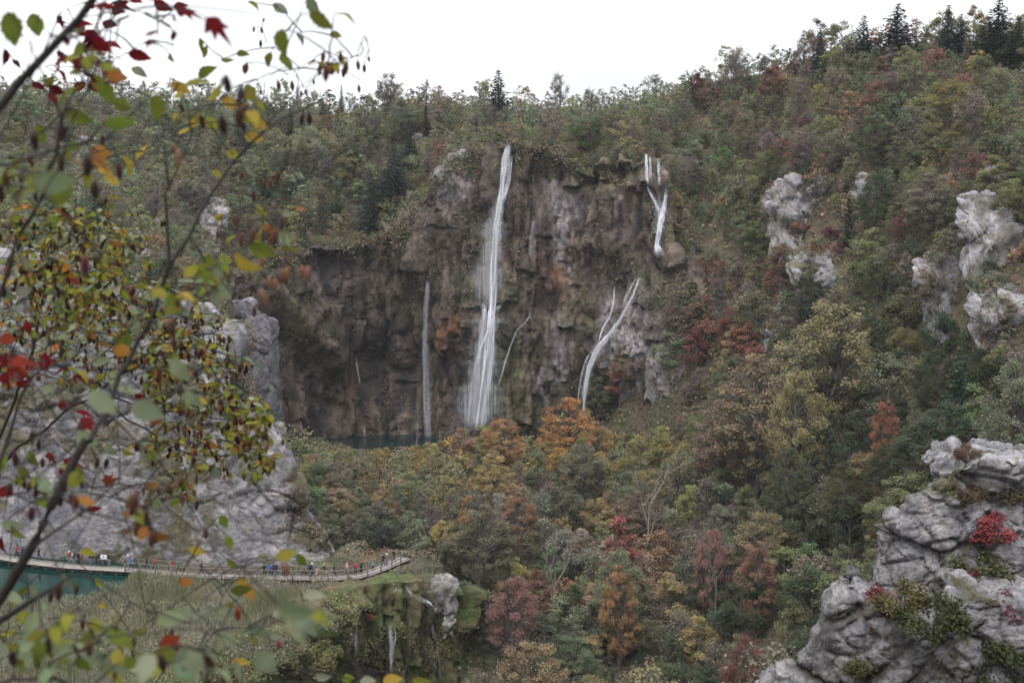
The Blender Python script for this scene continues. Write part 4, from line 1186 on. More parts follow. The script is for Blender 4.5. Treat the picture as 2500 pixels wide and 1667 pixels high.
for n, (_, x, y, z, H, px, py, zone) in enumerate(tree_list):
    rng2 = np.random.default_rng(1000 + n)
    colour = pick(zone, x, y, rng2)
    form, kinds = form_of(colour, rng2)
    kk = kinds[rng2.integers(len(kinds))]
    if form == 'full' and H > 1.35: kk = BIG[rng2.integers(2)]
    W = H * rng2.uniform(.72, 1.15) * (1.0 if form != 'fir' else 1.2)
    col = vary(PAL[colour], rng2, .26)
    nform[form] = nform.get(form, 0) + 1
    if nform[form] <= N_IND:
        word = {'thin': 'thin half-bare', 'fir': 'conical', 'full': 'leafy'}[form]
        buckets.setdefault((zone[0], colour, word), []).append((px, kk, x, y, z, H, W, col, form))
    else:
        keep = rng2.permutation(len(kk.f))[:800]
        a = rng2.uniform(0, 6.28); ca, sa = math.cos(a), math.sin(a)
        q = kk.v.reshape(-1, 4, 3)[keep]
        mid = q.mean(1, keepdims=True); q = mid + (q - mid) * 1.9
        q = q.reshape(-1, 3)
        q = np.stack([(q[:, 0] * ca - q[:, 1] * sa) * W + x, (q[:, 0] * sa + q[:, 1] * ca) * W + y, q[:, 2] * H + z], 1)
        mass_v.append(q); mass_f.append(np.arange(len(q)).reshape(-1, 4) + mass_n); mass_n += len(q)
        mass_c.append(np.tile(col, (len(q), 1))); mass_l.append(kk.lv.reshape(-1, 4, 3)[keep].reshape(-1, 3))
        s = kk.wv; s = np.stack([(s[:, 0] * ca - s[:, 1] * sa) * W + x, (s[:, 0] * sa + s[:, 1] * ca) * W + y, s[:, 2] * H + z], 1)
        m = min(len(kk.wf), 90)
        stem_v.append(s); stem_f.append(kk.wf[:m] + stem_n); stem_n += len(s)
print('trees', len(tree_list), nform)
for (zone, colour, word), items in buckets.items():
    items.sort(key=lambda q: q[0])
    for k, (px, kk, x, y, z, H, W, col, form) in enumerate(items):
        if len(items) == 1: lab = f'{word} {colour} tree in the {zone}'
        elif k == 0: lab = f'leftmost {word} {colour} tree in the {zone}'
        elif k == len(items) - 1: lab = f'rightmost {word} {colour} tree in the {zone}'
        else: lab = f'{ORD[min(k, len(ORD) - 1)]} {word} {colour} tree from the left, {zone}'
        plant(kk, 'fir_tree' if form == 'fir' else ('half_bare_tree' if form == 'thin' else 'leafy_tree'), (x, y, z), H, W, col, lab, 'tree', f'trees of the {zone}')
if mass_v:
    fm = link('distant_woodland', new_mesh('distant_woodland', np.concatenate(mass_v), np.concatenate(mass_f), M_LEAF_MASS, {'col': np.concatenate(mass_c), 'lv': np.concatenate(mass_l)}), kind='stuff')
    tag(fm, 'mass of far autumn treetops covering the slopes', 'woodland')
    sm = link('stems', new_mesh('stems', np.concatenate(stem_v), np.concatenate(stem_f), M_BARK), fm, kind='stuff')

# ---- low scrub covering the ground between the trees
def scrub(name, label, n, xr, yr, accept, size, lift, palette, seed, up=.5, pw=None, aspect=.62):
    r = np.random.default_rng(seed)
    x = r.uniform(*xr, n); y = r.uniform(*yr, n)
    z = height(x, y)
    px, py = proj(np.stack([x, y, z], 1))
    ok = (px > -80) & (px < 2580) & (py > -40) & (py < 1900) & accept(x, y, z, px, py, r)
    x, y, z = x[ok], y[ok], z[ok]
    clump = fbm(np.stack([x * .22, y * .22, 0 * x], 1), 3, seed)
    hh = lift * np.clip(.55 + .9 * clump, .08, 2) * r.uniform(.1, 1, len(x))
    v, f = leaf_quads(np.stack([x, y, z + hh], 1), size, r, up=up, aspect=aspect)
    pal = np.array([PAL[q] for q in palette])
    t = np.clip((fbm(np.stack([x * .09, y * .09, 0 * x + 7], 1), 3, seed + 1) * .55 + .5 + r.normal(size=len(x)) * .12), 0, .999)
    c = pal[(t * len(pal)).astype(int)]
    lv = np.stack([np.clip(.5 + .4 * clump + r.uniform(-.4, .4, len(x)), 0, 1), r.uniform(0, 1, len(x)), r.uniform(0, 1, len(x))], 1)
    o = link(name, new_mesh(name, v, f, M_LEAF_MASS, {'col': np.repeat(c, 4, 0), 'lv': np.repeat(lv, 4, 0)}), kind='stuff')
    tag(o, label, 'scrub')
    return o
def on_slopes(x, y, z, px, py, r):
    u = sd_poly(UPPER, x, y); p_ = sd_poly(PLATEAU, x, y)
    pool = np.hypot((x + 28) / 30, (y - 292) / 21.5)
    return (p_ < -1) & ~((u > -2.5) & (u < -.5) & (x < 50)) & (pool > 1.0) & (y > 110) & (r.uniform(size=len(x)) < np.clip(250 / y, .35, 1) ** 1.0)
scrub('slope_scrub', 'low mixed scrub and saplings between the trees of the slopes', 230000, (-190, 190), (110, 390), on_slopes, .9, 2.6,
      ['brown-grey', 'dull green', 'olive', 'dark green', 'dull green', 'mid green', 'olive', 'rust brown', 'dark green'], 31)
def by_pool(x, y, z, px, py, r):
    return (x > -60) & (x < 20) & (sd_poly(UPPER, x, y) < -2) & (np.hypot((x + 28) / 30, (y - 292) / 21.5) > 1.02) & (sd_poly(PLATEAU, x, y) < -1)
scrub('bank_grass', 'brown grass and green herbs on the bank round the pool', 90000, (-62, 20), (192, 300), by_pool, .55, 1.3, ['rust brown', 'olive', 'mid green', 'dull green', 'mid green', 'brown-grey', 'yellow-green'], 33, up=.2, aspect=.4)

# plants growing on the cliff ledges and the moss barrier
def ledge_plants(name, label, V, n, size, palette, seed, accept, wdens, hang=.4, parent=None, lift=0.0):
    r = np.random.default_rng(seed)
    dens = fbm(V * wdens, 4, seed)
    k = np.where(accept(V) & (dens > .18))[0]
    k = k[r.integers(0, len(k), n)]
    p = V[k] + r.normal(size=(n, 3)) * (.35, .3, .35) + np.array((0, -.25, 0))
    p[:, 2] += lift * r.uniform(-.3, 1, n) * np.clip(.5 + dens[k], 0, 1.5)
    v, f = leaf_quads(p, size, r, up=.2)
    pal = np.array([PAL[q] for q in palette])
    t = np.clip(fbm(p * wdens * 1.7 + 5, 2, seed + 2) * .6 + .5 + r.normal(size=n) * .1, 0, .999)
    c = pal[(t * len(pal)).astype(int)]
    lv = r.uniform(0, 1, (n, 3))
    o = link(name, new_mesh(name, v, f, M_LEAF_MASS, {'col': np.repeat(c, 4, 0), 'lv': np.repeat(lv, 4, 0)}), parent, kind='stuff')
    if not parent: tag(o, label, 'plants')
    return o
ztop = lambda V: np.interp(V[:, 0], [q[0] for q in CLIFF_BACK], [q[2] for q in CLIFF_BACK])
ledge_plants('cliff_plants', 'ivy, moss cushions and dry grass growing on the brown cliff', BACK_V, 15000, .55, ['dull green', 'olive', 'brown-grey', 'dark green', 'olive', 'rust brown'], 51, lambda V: V[:, 2] > 3, .10)
ledge_plants('cliff_edge_plants', 'fringe of bushes and hanging plants along the cliff edge', BACK_V, 34000, .65, ['dull green', 'brown-grey', 'olive', 'dark green', 'rust brown', 'grey-green'], 52, lambda V: (V[:, 2] > ztop(V) - 5.0 + 3 * np.sin(V[:, 0] * .5) * np.sin(V[:, 0] * .17)), .03, lift=1.8)
ledge_plants('right_cliff_plants', 'red and green bushes clinging to the right end of the cliff', BACK_V, 11000, .6, ['brick red', 'dull green', 'brown-grey', 'olive', 'rust brown'], 53, lambda V: (V[:, 0] > 37.5 + 1.5 * np.sin(V[:, 2] * .4)) & (V[:, 2] > 18), .05)
ledge_plants('limestone_plants', 'small bushes and dry grass tufts on the grey cliff', LEFT_V, 6500, .38, ['olive', 'brown-grey', 'rust brown', 'dull green', 'brick red'], 54, lambda V: (V[:, 2] > 6), .12)
ledge_plants('ridge_plants', 'scrub covering the low end of the grey cliff above the boardwalk', LEFT_V, 9000, .42, ['olive', 'dull green', 'rust brown', 'brown-grey', 'dark green'], 55, lambda V: (V[:, 0] > -46.5) & (V[:, 2] > np.interp(V[:, 0], [-46, -41, -35, -28], [26, 20, 10, 2]) - 2), .06)
ledge_plants('barrier_plants', 'moss, ferns and grasses hanging on the tufa barrier', CASC_V, 26000, .36, ['olive', 'mid green', 'brown-grey', 'olive', 'yellow-green', 'dull green'], 56, lambda V: V[:, 2] > -14, .12)
ledge_plants('barrier_top_plants', 'grass and small bushes along the top of the moss barrier', CASC_V, 24000, .32, ['olive', 'mid green', 'brown-grey', 'dull green', 'olive'], 59, lambda V: V[:, 2] > .2, .05, lift=1.0)
ledge_plants('outcrop_plants', 'bushes and ivy growing over the hillside rocks', np.concatenate(OUT_V), 30000, .5, ['brown-grey', 'dull green', 'brick red', 'olive', 'rust brown'], 58, lambda V: V[:, 2] > 20, .14, lift=1.0)
ledge_plants('crag_plants', 'dry grass and moss in the cracks of the grey crags', np.concatenate([CRAG_UP, CRAG_LO]), 14000, .14, ['olive', 'brown-grey', 'dull green', 'rust brown'], 57, lambda V: V[:, 2] > 18, .3)

# ---- shrubs singled out in the picture: px, py, distance, radius px, colour, label
def shrub_at(px, py, Y, r, col, label, V=None, flat=1.0):
    c = P(px, py, Y)
    if V is not None:
        y = front_y(V, c[0], c[2], .7)
        if y is not None: c = P(px, py, y + .3)
    R = r * c[1] / FPX
    o = plant(SHRUB[random.randrange(5)], 'shrub', (c[0], c[1], c[2] - R * .6 * flat), R * flat, R, PAL[col] if isinstance(col, str) else col, label, 'bush')
    return o
CR = np.concatenate([CRAG_UP, CRAG_LO])
for a in [(2420, 1290, 84, 62, (.23, .05, .05), 'bright red bush on the face of the big grey crag', CRAG_UP),
          (2395, 1370, 83, 81, (.085, .095, .04), 'green bush under the bright red one on the crag', CRAG_UP),
          (2350, 1395, 83, 51, (.19, .05, .05), 'red bush at lower left of the green crag bush', CRAG_UP),
          (2150, 1462, 76, 59, (.12, .03, .035), 'dark red shrub on the ledge of the lower crag', CRAG_LO),
          (2200, 1450, 78, 67, (.10, .09, .04), 'olive shrub in the gully between the two crags', CRAG_UP),
          (2280, 1490, 76, 83, (.060, .068, .032), 'dark green shrub filling the gully of the crags', CRAG_LO),
          (2300, 1545, 75, 60, (.05, .052, .028), 'blackish green shrub low in the crag gully', CRAG_LO),
          (2370, 1200, 84, 45, (.10, .075, .05), 'brown dry tuft high on the crag', CRAG_UP),
          (2460, 1475, 74, 62, (.10, .03, .04), 'wine red shrub at the right edge of the crag', CRAG_LO),
          (2470, 1560, 73, 81, (.055, .065, .03), 'dark green shrub at right edge below the wine red one', CRAG_LO),
          (2360, 1100, 84, 35, (.11, .075, .055), 'brown tuft on the top rim of the crag', CRAG_UP),
          (2475, 1205, 83, 48, (.085, .075, .05), 'dry brown shrub at the right edge on the crag top', CRAG_UP),
          (2085, 1610, 76, 45, (.085, .09, .04), 'small olive shrub on the lower crag', CRAG_LO),
          (2125, 1525, 76, 29, (.09, .07, .05), 'little brown tuft in a crack of the lower crag', CRAG_LO),
          (2230, 1525, 75, 35, (.11, .055, .05), 'reddish brown tuft on the lower crag', CRAG_LO),
          (2440, 1640, 73, 74, (.05, .055, .03), 'dark shrub in the bottom right corner', CRAG_LO)]:
    shrub_at(*a)
for k, (px, py, r, col) in enumerate([(1945, 560, 26, 'brick red'), (1975, 615, 32, 'brick red'), (2020, 575, 24, 'crimson'), (2050, 610, 28, 'brick red'), (1960, 660, 26, 'brick red'),
          (2055, 460, 26, 'crimson'), (1990, 595, 22, 'grey-green'), (2085, 500, 22, 'brown-grey'), (2370, 600, 26, 'crimson'), (2420, 700, 30, 'brown-grey'), (2395, 720, 34, 'olive'), (2480, 620, 30, 'rust brown')]):
    g = ray_ground(px, py)
    R = r * g[1] / FPX
    words = ['red bush at the upper left rim of the pale hillside outcrop', 'broad red bush across the pale hillside outcrop', 'wine red bush in the middle of the outcrop', 'red bush on the right of the pale outcrop',
             'red bush at the foot of the pale outcrop', 'wine red bush above the pale outcrop', 'grey-green bush inside the pale outcrop', 'greyish bush beside the small upper rock', 'wine red bush on the right edge cliff',
             'brownish bush on the right edge cliff', 'olive bush on the face of the right edge cliff', 'rusty bush at the far right on the cliff']
    plant(SHRUB[k % 5], 'shrub', (g[0], g[1] - 3.2, g[2] - R * .3), R, R, vary(PAL[col], rng), words[k], 'bush')
for px, py, Y, r, col, lab in [(285, 1345, 193, 26, (.07, .075, .045), 'dark bush against the grey cliff beside the walkers'), (900, 1340, 192, 30, (.03, .045, .025), 'blackish bush behind the curve of the boardwalk'),
          (340, 1405, 180, 26, (.13, .14, .05), 'fresh green bush at the end of the open walkway'), (400, 1415, 178, 22, (.14, .14, .06), 'yellowish bush in front of the railing'), (760, 1610, 150, 55, (.13, .12, .055), 'rounded olive shrub overhanging the dark hollow'),
          (800, 1580, 153, 40, (.11, .12, .05), 'green rounded shrub beside the small waterfalls'), (905, 1505, 172, 13, (.28, .12, .05), 'little orange fern clump on the moss barrier'), (790, 1330, 190, 20, (.12, .11, .06), 'scrubby bush at the right end of the grey cliff'),
          (850, 1350, 191, 18, (.14, .13, .06), 'olive scrub behind the red-clothed walkers'), (505, 815, 192, 22, (.24, .07, .06), 'red patch of shrub on the corner of the left cliff')]:
    shrub_at(px, py, Y, r, col, lab)

# ---- reeds on the flat ground in front of the boardwalk
def reeds(name, label, n, seed, hmin, hmax, width, cols):
    r = np.random.default_rng(seed)
    x = r.uniform(-100, -22, n); y = r.uniform(112, 183, n)
    pl = sd_poly(PLATEAU, x, y); lk = sd_poly(LAKE, x, y)
    walk = np.interp(x, [q[0] for q in sorted(map(tuple, DECK_PATH))], [q[1] for q in sorted(map(tuple, DECK_PATH))])
    ok = (pl > .3) & (lk < -.6) & (y < walk - 1.6)
    x, y = x[ok], y[ok]; z = height(x, y); m = len(x)
    cl = fbm(np.stack([x * .14, y * .14, 0 * x], 1), 3, seed)
    h = r.uniform(hmin, hmax, m) * np.clip(.8 + .5 * cl, .3, 1.6)
    lim = CAMZ - (CAMZ - DECK_Z + .1) / np.interp(x, [-70, -20], [walk.mean() - 1.2, walk.mean() - 1.2]) * y
    h = np.minimum(h, np.maximum(.25, lim - z))
    th = r.uniform(0, 6.28, m); ln = r.normal(size=(m, 2)) * .16 * h[:, None]
    w = width * r.uniform(.6, 1.4, m)
    a = np.stack([x - np.cos(th) * w, y - np.sin(th) * w, z - .05], 1); b = np.stack([x + np.cos(th) * w, y + np.sin(th) * w, z - .05], 1)
    c = np.stack([x + ln[:, 0] + np.cos(th) * w * .5, y + ln[:, 1], z + h], 1); d = np.stack([x + ln[:, 0] - np.cos(th) * w * .5, y + ln[:, 1], z + h], 1)
    v = np.stack([a, b, c, d], 1).reshape(-1, 3)
    t = np.clip(cl * .5 + .5 + r.normal(size=m) * .15, 0, .999)
    cc = np.array(cols)[(t * len(cols)).astype(int)]
    lv = r.uniform(0, 1, (m, 3))
    o = link(name, new_mesh(name, v, np.arange(4 * m).reshape(m, 4), M_LEAF_MASS, {'col': np.repeat(cc, 4, 0), 'lv': np.repeat(lv, 4, 0)}), kind='stuff')
    tag(o, label, 'reeds')

# ------------------------------------------------------------------ boardwalk
deck_px = [(-60, 1350), (20, 1361), (80, 1371), (150, 1379), (230, 1385), (320, 1390), (400, 1397), (470, 1402), (560, 1406), (640, 1408), (730, 1409), (810, 1410), (860, 1408), (892, 1401), (930, 1387), (962, 1372), (990, 1361)]
DECK_PATH = np.array([PZ(a, b, DECK_Z)[:2] for a, b in deck_px])
DP, DT = resample(np.c_[DECK_PATH], 260)
M_DECK = plain_material('weathered_wood', (0.22, 0.20, 0.18), .9, 2.0, .35)
M_RAIL = plain_material('rail_wood', (0.12, 0.108, 0.098), .9, 2.0, .3)
M_DARKW = plain_material('dark_wood', (0.05, 0.042, 0.036), .9, 2.0, .3)
tx = np.gradient(DP[:, 0]); ty = np.gradient(DP[:, 1]); ang = np.arctan2(ty, tx)
walk = link('boardwalk', None, loc=(DP[130, 0], DP[130, 1], 2.0))
tag(walk, 'long narrow wooden boardwalk curving along the lake below the grey cliff', 'boardwalk')
winv = Matrix.Translation([-float(q) for q in walk.location])
def wpart(name, me, **kw):
    o = link(name, me, walk, **kw); o.matrix_parent_inverse = winv; return o
pl_ = MB(); rp = np.random.default_rng(3)
for s in np.arange(0, DT[-1], .24):
    x = np.interp(s, DT, DP[:, 0]); y = np.interp(s, DT, DP[:, 1]); a = np.interp(s, DT, ang)
    pl_.box((x, y, DECK_Z + rp.uniform(-.012, .012)), (.21, 2.7 + rp.uniform(-.09, .09), .07), a)
wpart('planks', pl_.mesh('planks', M_DECK), kind='stuff')
for side in (-1.05, 1.05):
    m = MB(); q = np.stack([DP[:, 0] - np.sin(ang) * side, DP[:, 1] + np.cos(ang) * side, 0 * ang + DECK_Z - .13], 1)
    m.tube(q[::4], .13, 4); wpart('beam', m.mesh('beam', M_DARKW))
mp = MB(); mp.box((0, 0, 0), (.18, .18, 1.6)); post_me = mp.mesh('support_post', M_DARKW)
mr = MB(); mr.box((0, 0, .70), (.13, .13, 1.6)); rail_me = mr.mesh('rail_post', M_RAIL)
for s in np.arange(1, DT[-1], 2.6):
    x = np.interp(s, DT, DP[:, 0]); y = np.interp(s, DT, DP[:, 1]); a = np.interp(s, DT, ang)
    for side in (-1.05, 1.05):
        o = wpart('support_post', post_me, loc=(x - math.sin(a) * side, y + math.cos(a) * side, DECK_Z - .85)); o.rotation_euler[2] = a
s_rail = np.interp(-62.0, DP[:, 0], DT)
rails_s = np.arange(s_rail, DT[-1], 2.2)
for side, s0 in ((-1.28, s_rail), (1.28, s_rail - 2)):
    for s in np.arange(s0, DT[-1], 2.8):
        x = np.interp(s, DT, DP[:, 0]); y = np.interp(s, DT, DP[:, 1]); a = np.interp(s, DT, ang)
        o = wpart('rail_post', rail_me, loc=(x - math.sin(a) * side, y + math.cos(a) * side, DECK_Z)); o.rotation_euler[2] = a
    k = DT >= s0
    for h, r in ((1.45, .07), (.8, .05), (.28, .05)):
        m = MB(); q = np.stack([DP[k, 0] - np.sin(ang[k]) * side, DP[k, 1] + np.cos(ang[k]) * side, 0 * ang[k] + DECK_Z + h], 1)
        m.tube(q[::3], r, 4); wpart('rail', m.mesh('rail', M_RAIL))

reeds('reed_bed', 'grey-green reeds and dry scrub on the flat in front of the boardwalk', 120000, 61, .7, 1.7, .045,
      [(.21, .20, .15), (.165, .175, .12), (.26, .245, .195), (.19, .18, .10), (.145, .155, .09)])
scrubP = lambda x, y, z, px, py, r: (sd_poly(PLATEAU, x, y) > .2) & (sd_poly(LAKE, x, y) < -.5) & (y < np.interp(x, DP[:, 0], DP[:, 1]) - 7.0) & (vnoise(np.stack([x * .16, y * .16, 0 * x], 1), 13) > -.35)
scrub('flat_scrub', 'low green bushes scattered through the reeds', 120000, (-100, -20), (112, 184), scrubP, .34, 2.2, ['olive', 'grey-green', 'dull green', 'grey-green', 'brown-grey', 'dull green', 'mid green'], 35, up=.2, aspect=.45)

nearp = lambda x, y: np.sqrt(np.min((x[:, None] - DP[None, ::4, 0]) ** 2 + (y[:, None] - DP[None, ::4, 1]) ** 2, axis=1))
bank = lambda x, y, z, px, py, r: (sd_poly(PLATEAU, x, y) > -1.5) & (nearp(x, y) > 2.1) & ((y > np.interp(x, DP[:, 0], DP[:, 1])) | (x > -31))
scrub('bank_scrub', 'tangled green and brown bushes round the far end of the boardwalk', 26000, (-36, -3), (166, 197), bank, .38, 1.5, ['olive', 'mid green', 'dull green', 'brown-grey', 'grey-green', 'rust brown'], 37, up=.2, aspect=.5)

# ------------------------------------------------------------------ walkers
M_CLOTH = plain_material('clothing', (1, 1, 1), .9, 20.0, .12, attr='col')
M_HAIR = plain_material('hair', (0.03, 0.02, 0.015), .6, 30.0, .3)
M_PACK = plain_material('rucksack', (1, 1, 1), .85, 10.0, .2, per_object=True)
JOINTS = ['pelvis', 'waist', 'chest', 'neck', 'head', 'crown', 'shL', 'elL', 'haL', 'fiL', 'shR', 'elR', 'haR', 'fiR', 'hiL', 'knL', 'anL', 'toL', 'hiR', 'knR', 'anR', 'toR']
BONES = [(0, 1), (1, 2), (2, 3), (3, 4), (4, 5), (2, 6), (6, 7), (7, 8), (8, 9), (2, 10), (10, 11), (11, 12), (12, 13), (0, 14), (14, 15), (15, 16), (16, 17), (0, 18), (18, 19), (19, 20), (20, 21)]
RAD = [(.16, .12), (.145, .11), (.17, .125), (.062, .062), (.088, .098), (.07, .075), (.075, .075), (.058, .058), (.04, .034), (.03, .02), (.075, .075), (.058, .058), (.04, .034), (.03, .02),
       (.105, .105), (.075, .075), (.048, .05), (.04, .03), (.105, .105), (.075, .075), (.048, .05), (.04, .03)]
def pose(step=0.0, armL=(0, 0), armR=(0, 0), lean=0.0, elbow=(.1, .1), headturn=0.0):
    """joint positions of a 1.72 m figure facing -y; arm = (forward swing, sideways)"""
    J = {}
    J['pelvis'] = (0, 0, .94); J['waist'] = (0, -lean * .3, 1.10); J['chest'] = (0, -lean * .7, 1.33); J['neck'] = (0, -lean * .9 - .01, 1.48)
    J['head'] = (0, -lean - .03, 1.58); J['crown'] = (0, -lean - .015, 1.66)
    for s, L, arm, el in ((-1, 'L', armL, elbow[0]), (1, 'R', armR, elbow[1])):
        sh = np.array((s * .19, -lean * .75, 1.40)); J['sh' + L] = tuple(sh)
        a, b = arm
        e = sh + np.array((s * (.06 + .2 * b), -math.sin(a) * .28, -math.cos(a) * .28)); J['el' + L] = tuple(e)
        a2 = a + el
        h = e + np.array((-s * .03, -math.sin(a2) * .25, -math.cos(a2) * .25)); J['ha' + L] = tuple(h)
        J['fi' + L] = tuple(h + np.array((0, -math.sin(a2) * .11, -math.cos(a2) * .11)))
        st = step * s
        J['hi' + L] = (s * .095, 0, .90)
        J['kn' + L] = (s * .10, -st * .45 - .03, .49 + abs(st) * .02)
        J['an' + L] = (s * .10, -st * 1.0 + (.04 if st < 0 else 0), .09)
        J['to' + L] = (s * .12, -st * 1.0 - .15, .04)
    return [J[n] for n in JOINTS]
def skin(name, joints):
    me = bpy.data.meshes.new(name); me.from_pydata(joints, BONES, [])
    o = bpy.data.objects.new(name, me); COL.objects.link(o)
    sk = o.modifiers.new('skin', 'SKIN'); sk.use_smooth_shade = True
    for i, v in enumerate(me.skin_vertices[0].data): v.radius = RAD[i]; v.use_root = (i == 0)
    sub = o.modifiers.new('sub', 'SUBSURF'); sub.levels = 1; sub.render_levels = 1
    dg = bpy.context.evaluated_depsgraph_get(); dg.update()
    ev = o.evaluated_get(dg); m2 = bpy.data.meshes.new_from_object(ev, depsgraph=dg)
    n = len(m2.vertices); v = np.zeros(n * 3); m2.vertices.foreach_get('co', v)
    bpy.data.objects.remove(o); bpy.data.meshes.remove(me)
    return m2, v.reshape(-1, 3)
POSES = {'stand': pose(), 'walk': pose(.26, (.45, 0), (-.45, 0), .04), 'photo': pose(.03, (.9, .3), (.9, .3), .02, (1.3, 1.3)), 'lean': pose(.05, (.6, .5), (.6, .5), .16, (.5, .5)), 'hip': pose(.08, (-.3, 1.0), (.1, .1), 0, (.9, .1))}
BODY = {k: (skin(k, j), np.array(j)) for k, j in POSES.items()}
def lump(c, r, n=8):
    th = np.arange(2 * n) * math.pi / n; ph = np.linspace(-math.pi / 2, math.pi / 2, n + 1)
    T, H = np.meshgrid(th, ph)
    v = np.stack([np.cos(H) * np.cos(T), np.cos(H) * np.sin(T), np.sin(H)], -1).reshape(-1, 3) * np.array(r) + np.array(c)
    S = 2 * n; i = np.arange(n)[:, None] * S; j = np.arange(S)[None]
    return v, np.stack([i + j, i + (j + 1) % S, i + S + (j + 1) % S, i + S + j], -1).reshape(-1, 4)
def person(px, py, kind_, facing, top, legs, hair, label, size=1.0, pack=None):
    p = PZ(px, py, DECK_Z + .03)
    # keep the feet on the planks
    k = np.argmin((DP[:, 0] - p[0]) ** 2 + (DP[:, 1] - p[1]) ** 2)
    n = np.array((-math.sin(ang[k]), math.cos(ang[k]))); off = np.clip((p[:2] - DP[k]) @ n, -.95, .95)
    t = np.array((math.cos(ang[k]), math.sin(ang[k]))); al = (p[:2] - DP[k]) @ t
    p[:2] = DP[k] + n * off + t * al
    (m0, v), J = BODY[kind_]
    me = m0.copy(); me.name = 'body'
    z = v[:, 2]; c = np.tile(np.array(top), (len(v), 1))
    c[z < .93] = legs; c[z < .10] = (.03, .03, .03)
    skin_c = np.array((.42, .27, .20)); c[z > 1.475] = skin_c
    hands = np.zeros(len(v), bool)
    for hnd in ('haL', 'fiL', 'haR', 'fiR'): hands |= np.linalg.norm(v - J[JOINTS.index(hnd)], axis=1) < .075
    c[hands] = skin_c
    at = me.color_attributes.new('col', 'FLOAT_COLOR', 'POINT'); full = np.ones((len(v), 4), np.float32); full[:, :3] = c; at.data.foreach_set('color', full.ravel())
    me.materials.clear(); me.materials.append(M_CLOTH)
    root = link('person', me, loc=p); root.rotation_euler[2] = facing; root.scale = (size / S,) * 3
    tag(root, label, 'person')
    hd = J[4]
    hv, hf = lump((hd[0], hd[1] + .022, hd[2] + .045), (.098, .105, .105)); hm = new_mesh('hair', hv, hf, None, None, True)
    mat = HAIRS.setdefault(hair, plain_material('hair_' + hair, {'dark': (.02, .016, .014), 'fair': (.25, .17, .09), 'brown': (.07, .04, .025), 'white cap': (.7, .7, .7), 'red hat': (.35, .03, .03), 'pink hat': (.55, .2, .22)}[hair], .7, 30, .3))
    hm.materials.append(mat); link('cap' if 'cap' in hair or 'hat' in hair else 'hair', hm, root)
    nv, nf = lump((hd[0], hd[1] - .105, hd[2] - .005), (.014, .022, .02), 4); nm = new_mesh('nose', nv, nf, M_SKIN, None, True); link('nose', nm, root)
    if pack:
        bv, bf = lump((0, .19, 1.22), (.16, .11, .24), 7); pm = new_mesh('rucksack', bv, bf, M_PACK, None, True)
        o = link('rucksack', pm, root); o.color = (*pack, 1)
    return root
HAIRS = {}
M_SKIN = plain_material('skin', (.42, .27, .20), .6, 10, .1)
BLK = (.015, .015, .02); NAVY = (.02, .03, .07); JEAN = (.05, .07, .13); RED = (.28, .03, .04); WHT = (.5, .5, .52); GRY = (.13, .13, .15); BLUE = (.04, .11, .42); TEAL = (.05, .28, .30); GRN = (.02, .15, .07); MAR = (.25, .02, .03); PNK = (.42, .19, .19); BRN = (.10, .05, .035)
W = math.pi
